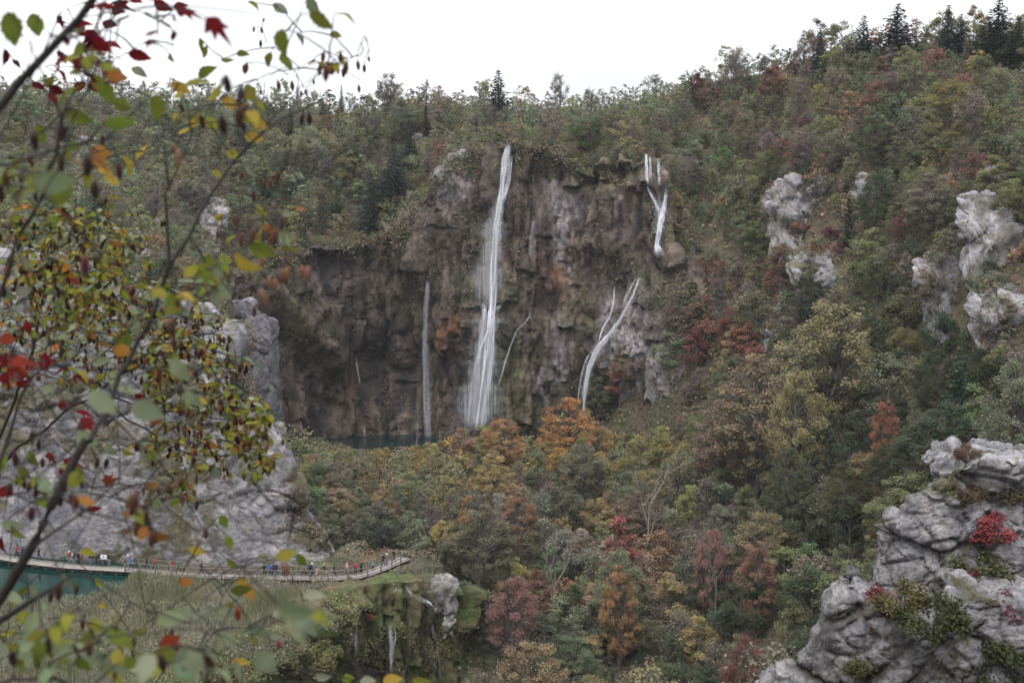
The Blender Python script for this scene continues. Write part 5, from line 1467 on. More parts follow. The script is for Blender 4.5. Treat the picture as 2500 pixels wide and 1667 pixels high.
for a in [(41, 1361, 'walk', 1.4, RED, BLK, 'dark', 'walker in red jacket at the far left end of the boardwalk'), (55, 1365, 'walk', 1.4, BLK, BLK, 'dark', 'person in black walking behind the red jacketed one at far left'),
          (63, 1366, 'stand', 1.6, BLK, JEAN, 'brown', 'dark clothed person beside the thick branch at far left'), (95, 1368, 'walk', 1.5, BLK, BLK, 'dark', 'lone walker all in black striding on the open walkway'),
          (162, 1373, 'stand', .4, GRN, BLK, 'brown', 'child in green at the left of the big group', .72), (172, 1375, 'hip', 0, RED, GRY, 'white cap', 'person in red and white at the left of the big group'),
          (180, 1376, 'stand', 3.0, BLK, GRY, 'dark', 'person in black with a white rucksack in the big group', 1.0, WHT), (192, 1377, 'stand', .6, BLK, BLK, 'brown', 'person in black jacket, third adult of the big group'),
          (199, 1378, 'photo', 3.3, BRN, BRN, 'dark', 'person in brown coat among the big group'), (211, 1379, 'stand', -.5, GRY, JEAN, 'dark', 'person in grey and jeans in the middle of the big group'),
          (221, 1379, 'photo', 3.0, BLK, GRY, 'dark', 'person bending arms with dark jacket in middle of the big group'), (229, 1379, 'stand', .3, BLK, JEAN, 'fair', 'fair haired person in dark jacket in the big group'),
          (237, 1380, 'stand', 2.8, BLK, BLK, 'dark', 'slim person all in black in the right of the big group'), (246, 1381, 'hip', 3.1, NAVY, BLK, 'dark', 'tall person in navy beside the white tops', 1.08),
          (252, 1381, 'stand', .2, WHT, JEAN, 'brown', 'person in white top and jeans, left of two white tops'), (259, 1381, 'stand', -.3, WHT, BLK, 'dark', 'person in white top and black trousers, right of two white tops'),
          (268, 1381, 'stand', 2.6, BLK, GRY, 'dark', 'person in black jacket and grey trousers at the right of the big group', 1.05), (307, 1384, 'stand', 2.9, GRY, BLK, 'dark', 'person in grey coat by the dark bush'),
          (313, 1385, 'stand', 3.2, GRY, GRY, 'white cap', 'person with white cap next to the blue jacket'), (321, 1389, 'walk', -1.5, BLUE, NAVY, 'brown', 'person in bright blue jacket at the end of the open walkway'),
          (358, 1389, 'walk', 1.6, BLK, BLK, 'dark', 'person in black just after the blue jacket on the railed part'), (378, 1391, 'walk', -1.6, MAR, BLK, 'brown', 'person in maroon alone on the railed part', .95),
          (421, 1396, 'walk', -1.6, MAR, GRY, 'brown', 'person in dark red next to the green coat'), (436, 1397, 'walk', 1.6, (.04, .12, .10), BLK, 'dark', 'person in dark green coat on the railed part'),
          (485, 1401, 'stand', 3.1, GRY, GRY, 'brown', 'grey dressed person in the middle of the railed part'), (492, 1402, 'walk', 1.5, BLK, BLK, 'dark', 'black dressed person beside the grey one in the middle'),
          (646, 1407, 'lean', 0, BLK, BLK, 'dark', 'person in black leaning at the rail left of the blue top'), (660, 1407, 'stand', 3.0, BLUE, NAVY, 'dark', 'person in bright blue top among the crowd at the rail'),
          (668, 1406, 'stand', .3, BLK, BLK, 'brown', 'person in black right behind the blue top'), (675, 1407, 'photo', 0, BLK, JEAN, 'dark', 'person holding up a camera right of the blue top'),
          (692, 1407, 'stand', 2.8, BRN, BLK, 'dark', 'person in brown jacket between the camera holder and the child'), (714, 1408, 'walk', 1.6, BLK, BLK, 'dark', 'child in black at the rail', .75), (742, 1406, 'walk', 1.6, GRY, BLK, 'dark', 'thin person in grey walking left of the navy rucksack'),
          (757, 1408, 'stand', 3.1, NAVY, BLK, 'dark', 'person with navy rucksack and white cap friend on the railed part', 1.08, NAVY), (762, 1406, 'stand', 3.0, GRY, BLK, 'white cap', 'person with white cap right beside the navy rucksack'), (774, 1409, 'stand', .4, PNK, PNK, 'fair', 'small child in pink on the boardwalk', .72),
          (793, 1408, 'walk', -1.5, BLK, GRY, 'pink hat', 'person in black with pinkish hat on the boardwalk'), (816, 1408, 'walk', 1.5, NAVY, BLK, 'dark', 'person in purple navy jacket on the boardwalk'),
          (847, 1404, 'stand', 2.4, PNK, BLK, 'pink hat', 'person in pink near the bend of the boardwalk', .95), (868, 1404, 'stand', 2.9, MAR, BLK, 'brown', 'person in dark red coat at the bend of the boardwalk'),
          (882, 1401, 'photo', .5, BLK, BLK, 'red hat', 'person in black with red hat at the bend of the boardwalk'), (911, 1392, 'walk', -1.2, TEAL, BLK, 'brown', 'child in teal after the bend of the boardwalk', .75),
          (936, 1382, 'walk', 2.0, BLK, BLK, 'dark', 'person in black near the far end of the boardwalk'), (944, 1379, 'stand', 2.0, GRY, BLK, 'white cap', 'person in grey near the far end of the boardwalk', .9), (961, 1372, 'walk', 2.0, BLK, BLK, 'dark', 'last person in black at the far end of the boardwalk')]:
    person(*a)
for k, (m0, v) in [(k, b[0]) for k, b in BODY.items()]: bpy.data.meshes.remove(m0)

# ------------------------------------------------------------------ branches close to the camera
M_NLEAF = leaf_material('near_leaf', True, .38, .5)
M_NLEAF_MASS = leaf_material('near_leaf_mass', False, .38, .5)
M_FRUIT = plain_material('fruit_bract', (.1, .04, .02), .8, 120.0, .35, per_object=True)
M_FRUIT_MASS = plain_material('fruit_bract_mass', (.1, .04, .02), .8, 120.0, .35, attr='col')

def ovate(seed, rows=11, wide=.31, fold=.16, curl=.16):
    """pointed toothed leaf of unit length along x, folded along the midrib"""
    r = np.random.default_rng(seed)
    t = np.linspace(0, 1, rows)
    w = wide * np.sin(math.pi * t ** .78) ** .9 * (1 + .10 * np.where(np.arange(rows) % 2, 1, -1)); w[0] = .012; w[-1] = .004
    z = -curl * (t - .25) ** 2 + .02 * np.sin(9 * t + seed)
    L = np.stack([t - .03 * (np.arange(rows) % 2), w, z + fold * w * (1 + r.uniform(-.4, .4))], 1); R_ = np.stack([t, -w, z + fold * w * (1 + r.uniform(-.4, .4))], 1)
    C = np.stack([t, 0 * t, z], 1)
    v = np.concatenate([L, C, R_]); i = np.arange(rows - 1)
    f = np.concatenate([np.stack([i, i + rows, i + rows + 1, i + 1], 1), np.stack([i + rows, i + 2 * rows, i + 2 * rows + 1, i + rows + 1], 1)])
    lv = np.tile(np.array((.5, .5, .5)), (len(v), 1)); lv[rows:2 * rows, 0] = .62; lv[:, 1] = np.tile(.42 + .2 * t, 3)
    return v, f, lv

def lobed(seed):
    """five-lobed leaf, limp at the tips"""
    r = np.random.default_rng(seed)
    out = []
    for a, l in ((-100, .28), (-78, .42), (-58, .30), (-40, .62), (-22, .38), (0, .86), (22, .38), (40, .62), (58, .30), (78, .42), (100, .28)):
        a = math.radians(a); l *= r.uniform(.85, 1.15)
        out.append((.18 + l * math.cos(a), l * math.sin(a) * .85, -.30 * l * l + r.uniform(-.04, .04)))
    v = np.array([(.12, 0, .02), (0, 0, 0)] + out)
    f = np.array([(0, k + 2, k + 3, k + 3) for k in range(10)] )
    # each tooth as a four-cornered piece between centre, valley, tip, valley
    f = np.array([(0, k + 2, k + 3, k + 4) for k in range(0, 9, 2)] + [(0, 1, 1 + 1, 3), (0, 11, 12, 1)])
    lv = np.tile(np.array((.5, .5, .5)), (len(v), 1)); lv[0, 0] = .65
    return v, f, lv

def cluster(seed, rows=9, sides=8):
    """hanging fruit of overlapping papery bracts, unit length downwards"""
    r = np.random.default_rng(seed)
    t = np.linspace(0, 1, rows * 2)
    rad = .20 * np.sin(math.pi * np.clip(t * .93 + .05, 0, 1)) ** .75
    th = np.arange(sides) * 2 * math.pi / sides
    v = []
    for k, (tt, rr) in enumerate(zip(t, rad)):
        bump = 1.0 + (.22 if k % 2 else -.12) + .12 * np.cos(4 * th + k * 1.57) + r.uniform(-.06, .06, sides)
        v.append(np.stack([rr * bump * np.cos(th), rr * bump * np.sin(th), -tt - (.02 if k % 2 else 0) + 0 * th], 1))
    v = np.concatenate(v); n = rows * 2
    i = np.arange(n - 1)[:, None] * sides; j = np.arange(sides)[None]
    f = np.stack([i + j, i + (j + 1) % sides, i + sides + (j + 1) % sides, i + sides + j], -1).reshape(-1, 4)
    return v, f
LEAF_A = [ovate(s, wide=w_, fold=f_, curl=c_) for s, (w_, f_, c_) in enumerate([(.31, .16, .16), (.27, .5, .35), (.33, -.2, .1), (.29, .3, .6)])]
LEAF_B = [lobed(s) for s in range(3)]
FRUIT = [cluster(s) for s in range(3)]
LEAF_A_ME = [new_mesh('leaf', *q[:2], M_NLEAF, {'lv': q[2]}, True) for q in LEAF_A]
LEAF_B_ME = [new_mesh('leaf', *q[:2], M_NLEAF, {'lv': q[2]}) for q in LEAF_B]
FRUIT_ME = [new_mesh('fruit_cluster', *q, M_FRUIT, None, True) for q in FRUIT]
NPAL = {'g': (.085, .103, .018), 'yg': (.138, .136, .026), 'y': (.225, .165, .030), 'o': (.20, .092, .026), 'p': (.125, .145, .088), 'pp': (.175, .182, .125), 'r': (.092, .010, .012), 'rb': (.055, .008, .009), 'ro': (.140, .028, .016), 'br': (.075, .030, .020), 'dk': (.026, .010, .008), 'tan': (.175, .085, .055)}

def frame(d, n):
    d = unit(np.array(d, float)); n = np.array(n, float); n = unit(n - d * (n @ d)); b = np.cross(n, d)
    return np.stack([d, b, n], 1)

class NearTree:
    def __init__(s, name, label, base, cat='tree'):
        s.root = link(name, None, loc=base); tag(s.root, label, cat)
        s.inv = Matrix.Translation([-float(q) for q in s.root.location])
        s.skel = []; s.items = []; s.twigs = MB(); s.later = []
    def branch(s, pts, w0, w1, name='branch', wob=.006):
        """pts = (px, py, distance); widths in photograph pixels"""
        p = np.array([P(*q) for q in pts]); r = np.random.default_rng(len(s.skel) + 5)
        seg = np.concatenate([[0], np.cumsum(np.linalg.norm(np.diff(p, axis=0), axis=1))])
        n = max(6, int(seg[-1] / .05)); t = np.linspace(0, seg[-1], n)
        g = np.stack([np.interp(t, seg, p[:, k]) for k in range(3)], 1)
        for _ in range(4): g[1:-1] = (g[:-2] + 2 * g[1:-1] + g[2:]) / 4
        g += wob * fbm(np.stack([t * 9, 0 * t + len(s.skel), 0 * t], 1), 3, 9)[:, None] * r.normal(size=3)
        wid = np.linspace(w0, w1, n) * g[:, 1] / FPX * .5
        m = MB(); m.tube(g, wid, 7)
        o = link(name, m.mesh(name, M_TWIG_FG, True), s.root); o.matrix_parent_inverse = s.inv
        s.skel.append(g)
    def near(s, p):
        q = np.concatenate(s.skel); return q[np.argmin(((q - p) ** 2).sum(1))]
    def leaf(s, p, d, n, L, col, kind_='A', r=None):
        s.items.append((p, frame(d, n), L, col, kind_))
    def fruit(s, p, L, col, r):
        d = unit(np.array((r.normal() * .12, r.normal() * .12, -1)))
        s.items.append((p, np.stack([unit(np.cross((0, 1, .01), -d)), np.cross(-d, unit(np.cross((0, 1, .01), -d))), -d], 1), L, col, 'F'))
    def twig(s, a, b, r, w=.0024, sag=.12, n=8):
        g = curve(a, b, .0, n, r); t = np.linspace(0, 1, n)
        g[:, 2] += np.linalg.norm(b - a) * sag * (4 * t * (1 - t)) * r.uniform(.2, 1.0); g += r.normal(size=(n, 3)) * np.linalg.norm(b - a) * .012 * (t * (1 - t) * 4)[:, None]
        s.twigs.tube(g, np.linspace(w * 1.5, w * .6, n), 4); s.skel.append(g[2:-1]); return g
    def spray(s, px, py, rx, ry, Y, nt, per, cols, fruits, fcols, seed, L=.062, dY=.5):
        r = np.random.default_rng(seed)
        ends = [P(px + r.normal() * rx * .55, py + r.normal() * ry * .55, Y + r.uniform(-dY, dY)) for _ in range(nt)]
        ends.sort(key=lambda q: ((s.near(q) - q) ** 2).sum())
        for e in ends:
            a = s.near(e)
            g = s.twig(a, e, r)
            seg = np.concatenate([[0], np.cumsum(np.linalg.norm(np.diff(g, axis=0), axis=1))]); T = seg[-1]
            span = min(T * .9, .034 * per)
            for m in range(per):
                tt = T - span * (m + r.uniform(0, .6)) / per
                q = np.array([np.interp(tt, seg, g[:, c]) for c in range(3)])
                ax = unit(g[-1] - g[-3]); side = unit(np.cross(ax, (0, 0, 1))) * (1 if m % 2 else -1)
                d = unit(ax * .55 + side * .8 + np.array((0, 0, -.35)) + r.normal(size=3) * .3)
                nn_ = r.normal(size=3) * .55 + np.array((0, -.45, .8))
                cn = cols[r.integers(len(cols))]
                s.leaf(q, d, nn_, L * r.uniform(.55, 1.35), vary(NPAL[cn], r, .22), 'B' if cn in ('r', 'rb', 'ro') and r.uniform() < .4 else 'A')
            for m in range(fruits if r.uniform() < .999 else 0):
                if r.uniform() > .8: continue
                q = np.array([np.interp(T * r.uniform(.55, 1), seg, g[:, c]) for c in range(3)])
                s.twigs.tube([q, q + (0, 0, -.008)], .0006, 3)
                s.fruit(q + (0, 0, -.006), r.uniform(.026, .046), vary(NPAL[fcols[r.integers(len(fcols))]], r, .3), r)
    def single(s, px, py, lpx, angle, col, kind_='A', seed=0, face=1.0):
        """one large leaf in the picture: its middle, length in pixels and direction"""
        r = np.random.default_rng(seed * 7 + int(px) * 3 + int(py))
        L = .076 if kind_ == 'A' else .085
        lpx *= .84
        Y = float(np.clip(L * FPX / lpx, 2.0, 4.6)); L = lpx * Y / FPX
        a = math.radians(angle)
        d = unit(np.array((math.cos(a), r.uniform(-.35, .35), math.sin(a))))
        nn_ = np.array((r.normal() * .6, -r.uniform(.25, 1.0), r.uniform(-.3, 1.0)))
        p = P(px - math.cos(a) * lpx * .5, py + math.sin(a) * lpx * .5, Y)
        s.twig(s.near(p), p, r, .0019, .1)
        s.leaf(p, d, nn_, L, vary(NPAL[col], r, .15), kind_)
    def hang(s, px, py, lpx, col, Y=None, seed=0):
        r = np.random.default_rng(seed + int(px) * 5 + int(py))
        Y = Y or float(np.clip(.042 * FPX / lpx, 2.0, 6.0)); L = lpx * Y / FPX
        p = P(px, py - lpx * .5, Y)
        s.twig(s.near(p), p, r, .0013, .15); s.fruit(p, L, vary(NPAL[col], r, .2), r)
    def attach(s):
        """the pieces nearest the wood first, so that each twig can carry the next one"""
        def dist(q):
            p = P(q[1][0], q[1][1], float(np.clip((.076 if q[0] == 'single' else .042) * FPX / q[1][2], 2.0, 4.6)))
            return ((s.near(p) - p) ** 2).sum()
        for kd, q in sorted(s.later, key=dist): getattr(s, kd)(*q)
    def finish(s, limit=290):
        px = [q[2] / q[0][1] for q in s.items]
        order = np.argsort(px)[::-1]
        counts = {}; rest = {'A': MB(), 'F': MB()}; rc = {'A': [], 'F': []}; rl = []
        r = np.random.default_rng(1)
        for i in order:
            p, R_, L, col, kd = s.items[i]
            typ = 'F' if kd == 'F' else 'A'
            counts[typ] = counts.get(typ, 0) + 1
            if counts[typ] <= limit:
                me = {'A': LEAF_A_ME, 'B': LEAF_B_ME, 'F': FRUIT_ME}[kd]
                o = link('fruit_cluster' if kd == 'F' else 'leaf', me[i % len(me)], s.root)
                M4 = Matrix(R_.tolist()).to_4x4() @ Matrix.Scale(float(L), 4); M4.translation = Vector([float(q) for q in p])
                o.matrix_parent_inverse = s.inv; o.matrix_basis = M4; o.color = (*col, 1)
            else:
                src = {'A': LEAF_A, 'B': LEAF_B, 'F': FRUIT}[kd]; q = src[i % len(src)]
                v = (q[0] * L) @ R_.T + p
                rest[typ].add(v, q[1], np.array(col))
                if typ == 'A': rl.append(q[2])
        if rest['A'].v:
            v, f, c = rest['A'].arrays(); o = link('leaves', new_mesh('leaves', v, f, M_NLEAF_MASS, {'col': c, 'lv': np.concatenate(rl)}, True), s.root, kind='stuff'); o.matrix_parent_inverse = s.inv
        if rest['F'].v:
            v, f, c = rest['F'].arrays(); o = link('fruit_clusters', new_mesh('fruit_clusters', v, f, M_FRUIT_MASS, {'col': c}, True), s.root, kind='stuff'); o.matrix_parent_inverse = s.inv
        if s.twigs.v:
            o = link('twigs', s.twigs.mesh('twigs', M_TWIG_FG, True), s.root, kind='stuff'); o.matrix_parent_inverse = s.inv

def gnd(x, y): return (x, y, float(height(np.array([x]), np.array([y]))[0]))

# --- the nearest hornbeam: stem rising from the lower left, forked branch in the middle
b0 = gnd(-1.75, 3.2)
T1 = NearTree('hop_hornbeam', 'near hornbeam with dark forked branch, yellow-green leaves and hanging brown fruits', b0)
bx, by = proj(np.array(b0))
T1.branch([(float(bx), float(by), 3.2), (-160, 1800, 3.1), (-60, 1560, 3.0), (15, 1430, 3.0), (70, 1350, 3.0), (110, 1280, 3.0), (150, 1190, 3.05), (185, 1110, 3.1), (214, 1072, 3.1)], 48, 22, 'trunk')
T1.branch([(214, 1072, 3.1), (250, 1000, 3.2), (300, 915, 3.3), (340, 830, 3.3), (372, 750, 3.3), (400, 690, 3.3), (414, 655, 3.3)], 15, 10)
T1.branch([(414, 655, 3.3), (410, 560, 3.3), (403, 470, 3.3)], 9, 7)
T1.branch([(403, 470, 3.3), (391, 415, 3.3), (388, 365, 3.3), (396, 305, 3.35), (400, 250, 3.4)], 7, 3)
T1.branch([(403, 470, 3.3), (425, 437, 3.3), (445, 402, 3.3), (450, 362, 3.3), (470, 325, 3.3)], 6, 3)
T1.branch([(412, 658, 3.3), (455, 577, 3.35), (505, 495, 3.4), (560, 402, 3.5), (592, 366, 3.5), (640, 318, 3.5), (690, 287, 3.6), (760, 256, 3.7), (810, 234, 3.8)], 10, 4)
T1.branch([(645, 316, 3.5), (665, 287, 3.5), (692, 262, 3.5)], 5, 2.5)
T1.branch([(700, 283, 3.6), (745, 225, 3.8), (790, 160, 4.2), (830, 140, 4.5), (880, 135, 4.6)], 2.6, 1.4)
T1.branch([(70, 1350, 3.0), (110, 1305, 2.9), (190, 1266, 2.9), (250, 1217, 2.9), (280, 1180, 2.9), (330, 1112, 3.0)], 9, 3)
T1.branch([(140, 1215, 3.05), (185, 1237, 3.0), (230, 1246, 3.0), (300, 1279, 3.0), (345, 1283, 3.0), (398, 1286, 3.0), (432, 1322, 3.0)], 6, 2.5)
T1.branch([(195, 1262, 2.9), (202, 1190, 2.9), (207, 1140, 2.9)], 4, 2)
T1.branch([(160, 1205, 3.05), (135, 1150, 3.0), (126, 1110, 3.0)], 4, 2)
T1.branch([(250, 1000, 3.2), (330, 1075, 3.4), (400, 1135, 3.6), (430, 1185, 3.8)], 5, 2)
T1.branch([(300, 915, 3.3), (330, 870, 3.1), (420, 850, 3.0), (520, 800, 3.0), (560, 740, 3.0), (600, 680, 3.0), (650, 620, 3.0), (700, 610, 3.0)], 5, 1.6)
T1.branch([(-90, 1600, 2.9), (-20, 1508, 2.8), (40, 1486, 2.8), (98, 1460, 2.8), (150, 1440, 2.8), (180, 1400, 2.8)], 32, 5)
T1.branch([(-150, 1790, 3.0), (0, 1642, 2.6), (60, 1646, 2.6), (112, 1630, 2.6), (150, 1640, 2.6), (215, 1690, 2.6)], 12, 8)
T1.branch([(112, 1630, 2.6), (170, 1590, 2.5), (260, 1560, 2.4), (360, 1540, 2.4), (470, 1535, 2.3), (560, 1545, 2.3), (660, 1540, 2.25), (740, 1510, 2.2)], 6, 2)
T1.branch([(215, 1690, 2.6), (330, 1680, 2.3), (520, 1670, 2.2), (760, 1672, 2.2), (960, 1680, 2.2)], 6, 2)
T1.branch([(-80, 1560, 3.0), (-30, 1300, 3.2), (-8, 1130, 3.3), (30, 1045, 3.3), (45, 970, 3.3), (90, 900, 3.2), (170, 850, 3.2)], 14, 4)
for q in [(550, 205, 46, 'dk'), (590, 235, 52, 'dk'), (540, 305, 52, 'dk'), (585, 285, 54, 'dk'), (215, 405, 58, 'dk'), (230, 465, 46, 'dk'), (290, 420, 38, 'rb'), (80, 345, 45, 'dk'), (155, 325, 42, 'dk'), (250, 342, 26, 'dk'),
          (208, 650, 55, 'rb'), (435, 385, 45, 'tan'), (422, 362, 26, 'tan'), (590, 430, 24, 'br'), (635, 440, 20, 'br'), (660, 450, 26, 'br'), (680, 430, 28, 'br'), (620, 480, 24, 'dk'), (738, 291, 26, 'dk'), (755, 290, 30, 'dk'),
          (680, 210, 24, 'br'), (712, 210, 26, 'br'), (637, 225, 16, 'br'), (595, 170, 24, 'br'), (602, 165, 24, 'br'), (790, 140, 26, 'br'), (797, 180, 40, 'br'), (845, 165, 34, 'br'), (838, 178, 24, 'br'), (873, 160, 24, 'br'), (890, 168, 20, 'br'), (876, 217, 20, 'br'), (900, 145, 14, 'br'),
          (736, 230, 16, 'br'), (745, 225, 14, 'br'), (765, 200, 14, 'br'), (620, 72, 14, 'dk'), (638, 75, 16, 'dk'), (636, 107, 18, 'dk'), (645, 50, 12, 'dk'), (640, 640, 30, 'tan'), (655, 690, 34, 'tan'), (672, 695, 34, 'tan'), (690, 675, 40, 'tan'), (702, 670, 40, 'tan'), (738, 665, 36, 'tan'), (752, 668, 38, 'tan'), (635, 730, 50, 'tan'), (622, 760, 30, 'br'),
          (550, 660, 26, 'br'), (575, 540, 30, 'br'), (590, 585, 32, 'br'), (620, 575, 40, 'br'), (675, 580, 45, 'br'), (660, 585, 24, 'br'), (690, 545, 30, 'br'), (328, 1230, 60, 'br'), (350, 1200, 20, 'br'), (370, 1215, 24, 'br'), (385, 1200, 24, 'br'), (407, 1195, 20, 'br'), (505, 1305, 24, 'br'), (700, 1390, 36, 'tan'), (78, 1068, 36, 'dk'), (95, 1085, 30, 'dk'), (36, 1120, 46, 'dk'), (103, 1130, 26, 'rb'), (240, 1130, 30, 'dk'), (262, 1132, 30, 'dk'),
          (420, 800, 50, 'br'), (77, 1255, 40, 'rb'), (346, 1278, 24, 'rb'), (40, 1175, 18, 'dk'), (57, 1170, 20, 'dk'), (70, 1190, 22, 'dk'), (140, 1445, 48, 'dk'), (125, 1455, 30, 'dk'), (188, 1440, 26, 'dk'), (200, 1525, 26, 'rb'), (222, 1550, 34, 'dk'), (196, 1580, 26, 'dk'), (193, 1610, 30, 'dk'), (290, 1590, 30, 'br'), (325, 1570, 28, 'br'), (325, 1595, 26, 'br'), (280, 1618, 24, 'br'), (420, 1545, 26, 'br'), (515, 1630, 40, 'br'), (545, 1660, 40, 'br'), (680, 1573, 26, 'ro'), (710, 1547, 18, 'dk'), (580, 1500, 40, 'ro'), (60, 1510, 20, 'dk')]:
    T1.later.append(('hang', q))
for q in [(25, 70, 100, -82, 'g'), (90, 62, 74, -70, 'g'), (165, 235, 100, 62, 'g'), (258, 225, 74, -68, 'g'), (45, 322, 112, 48, 'g'), (95, 330, 64, -74, 'g'), (192, 287, 74, -18, 'g'), (290, 296, 86, 8, 'g'), (385, 265, 84, -84, 'g'), (300, 258, 60, -20, 'g'), (440, 215, 60, -20, 'y'),
          (480, 205, 78, 20, 'yg'), (525, 222, 74, 58, 'yg'), (505, 175, 60, 35, 'g'), (560, 250, 60, -30, 'y'), (610, 230, 60, -70, 'yg'), (640, 258, 44, -50, 'yg'), (690, 105, 78, -82, 'g'), (655, 145, 42, -110, 'g'), (702, 152, 62, -56, 'g'), (782, 52, 80, -34, 'g'), (845, 38, 70, -12, 'yg'), (765, 18, 62, -55, 'p'), (820, 85, 34, -12, 'yg'), (735, 95, 40, -50, 'p'), (595, 133, 40, -5, 'g'), (555, 145, 40, 8, 'g'),
          (620, 15, 46, -30, 'g'), (685, 20, 50, -30, 'p'), (490, 110, 40, -80, 'g'), (500, 128, 36, -100, 'yg'), (315, 405, 62, -65, 'y'), (345, 372, 56, 58, 'y'), (245, 395, 62, -50, 'o'), (262, 420, 60, -30, 'y'), (212, 440, 54, -85, 'yg'), (275, 440, 50, -40, 'y'), (245, 370, 60, -10, 'o'), (130, 445, 120, 8, 'p'), (150, 470, 90, 40, 'g'), (570, 378, 46, -30, 'yg'), (620, 335, 56, -12, 'y'), (480, 300, 56, 18, 'y'), (515, 300, 50, -40, 'yg'), (450, 320, 44, 30, 'y'),
          (640, 612, 86, -18, 'g'), (715, 612, 74, 2, 'g'), (552, 635, 44, -12, 'yg'), (600, 645, 92, -40, 'y'), (620, 662, 80, -62, 'pp'), (470, 660, 60, 30, 'yg'), (500, 690, 66, 5, 'p'), (540, 715, 70, -30, 'p'), (455, 690, 56, 20, 'p'), (525, 735, 50, -75, 'p'), (400, 700, 56, 15, 'yg'), (370, 720, 50, 10, 'p'), (610, 420, 40, -55, 'p'), (530, 425, 36, -40, 'yg'), (535, 530, 30, 40, 'y'), (560, 585, 44, 60, 'yg'), (632, 580, 46, 80, 'y'), (660, 560, 50, -25, 'o'), (700, 520, 40, -30, 'pp'), (735, 510, 30, 10, 'tan'), (640, 515, 46, -30, 'yg'), (695, 585, 50, -40, 'p'),
          (250, 985, 104, -34, 'p'), (360, 1005, 104, -22, 'p'), (282, 930, 66, -72, 'p'), (312, 950, 54, -10, 'p'), (115, 955, 66, 38, 'p'), (215, 1072, 76, -22, 'p'), (205, 940, 64, -50, 'p'), (440, 905, 84, -52, 'p'), (470, 975, 66, -46, 'p'), (330, 800, 60, -80, 'p'), (250, 880, 60, 10, 'p'), (60, 640, 62, -60, 'p'), (82, 530, 60, -40, 'p'), (290, 840, 50, -45, 'g'), (310, 830, 60, 70, 'g'), (300, 855, 62, -15, 'o'), (170, 905, 50, 40, 'yg'), (205, 912, 64, -20, 'yg'), (115, 780, 46, 70, 'g'), (60, 710, 50, 20, 'pp'),
          (80, 1120, 50, -55, 'g'), (10, 1130, 44, 70, 'g'), (60, 1155, 50, -40, 'g'), (105, 1228, 60, -14, 'g'), (310, 1105, 40, -30, 'yg'), (190, 1090, 36, 80, 'yg'), (270, 1100, 50, -60, 'p'), (380, 1230, 56, -65, 'p'), (370, 1185, 44, 20, 'o'), (315, 1225, 40, 60, 'yg'), (30, 1280, 60, -5, 'p'), (45, 1300, 60, -50, 'yg'), (215, 1350, 50, -10, 'yg'), (480, 1345, 50, -10, 'y'), (545, 1275, 46, -60, 'g'), (560, 1325, 44, -70, 'g'), (570, 1375, 46, -40, 'g'), (700, 1355, 64, 20, 'yg'), (735, 1370, 50, -60, 'g'), (650, 1365, 60, 8, 'pp'), (155, 1420, 50, -75, 'p'), (185, 1430, 46, -70, 'g'), (65, 1440, 56, 30, 'g'), (40, 1460, 62, -45, 'p'), (30, 1475, 56, 60, 'g'), (80, 1450, 60, -70, 'p'),
          (60, 1505, 60, 20, 'yg'), (20, 1545, 50, 12, 'yg'), (85, 1565, 96, 22, 'p'), (130, 1560, 80, 8, 'p'), (35, 1580, 54, -20, 'yg'), (60, 1610, 66, -40, 'p'), (100, 1590, 60, -60, 'p'), (235, 1530, 60, -24, 'yg'), (215, 1570, 44, -50, 'g'), (240, 1600, 80, -15, 'p'), (280, 1640, 90, -10, 'p'), (320, 1630, 70, -55, 'g'), (345, 1605, 60, -45, 'p'), (340, 1545, 50, -8, 'yg'), (420, 1510, 90, 4, 'p'), (445, 1495, 64, 8, 'p'), (490, 1500, 60, 10, 'p'), (555, 1495, 56, -30, 'p'), (560, 1480, 40, 30, 'yg'), (605, 1510, 50, -60, 'p'), (535, 1440, 50, -80, 'p'), (590, 1440, 66, 2, 'g'), (610, 1445, 60, -50, 'o'), (590, 1418, 46, 0, 'y'), (455, 1420, 46, -10, 'o'),
          (770, 1455, 70, 6, 'pp'), (725, 1490, 120, -14, 'p'), (780, 1510, 100, -22, 'yg'), (720, 1540, 90, -58, 'pp'), (690, 1500, 60, -4, 'pp'), (750, 1520, 90, -40, 'p'), (640, 1540, 60, -10, 'p'), (560, 1560, 60, -20, 'p'), (620, 1570, 50, -80, 'yg'), (650, 1625, 92, -52, 'p'), (590, 1620, 60, 0, 'y'), (580, 1640, 70, -75, 'p'), (500, 1590, 60, 30, 'p'), (680, 1560, 50, -5, 'pp'), (960, 1660, 60, 6, 'y'), (1030, 1664, 56, -8, 'yg'), (900, 1662, 50, 5, 'pp'), (850, 1655, 40, 0, 'g'), (790, 1650, 50, -10, 'pp'), (250, 1480, 30, -10, 'y'), (240, 1425, 40, -40, 'yg')]:
    T1.later.append(('single', q))
T1.attach()
T1.spray(820, 150, 60, 35, 4.4, 6, 3, ['o', 'yg', 'y'], 1, ['br'], 71, L=.04, dY=.2)
T1.spray(560, 270, 120, 50, 3.6, 10, 2, ['yg', 'y', 'g', 'p'], 1, ['br'], 72, L=.055)
T1.spray(480, 690, 110, 40, 3.2, 9, 3, ['yg', 'p', 'g', 'y'], 1, ['br', 'tan'], 73, L=.055)
T1.spray(120, 1560, 150, 70, 2.7, 14, 3, ['p', 'yg', 'g', 'p', 'pp'], 1, ['dk', 'br'], 74, L=.055)
T1.spray(420, 1600, 200, 60, 2.5, 12, 3, ['p', 'yg', 'pp', 'p'], 1, ['br', 'dk'], 75, L=.055)
T1.spray(330, 1260, 140, 70, 3.1, 8, 2, ['p', 'yg', 'yg', 'o'], 2, ['br', 'dk'], 76, L=.045)
T1.spray(100, 420, 140, 90, 3.2, 9, 3, ['g', 'p', 'yg'], 1, ['dk', 'br'], 77, L=.05)
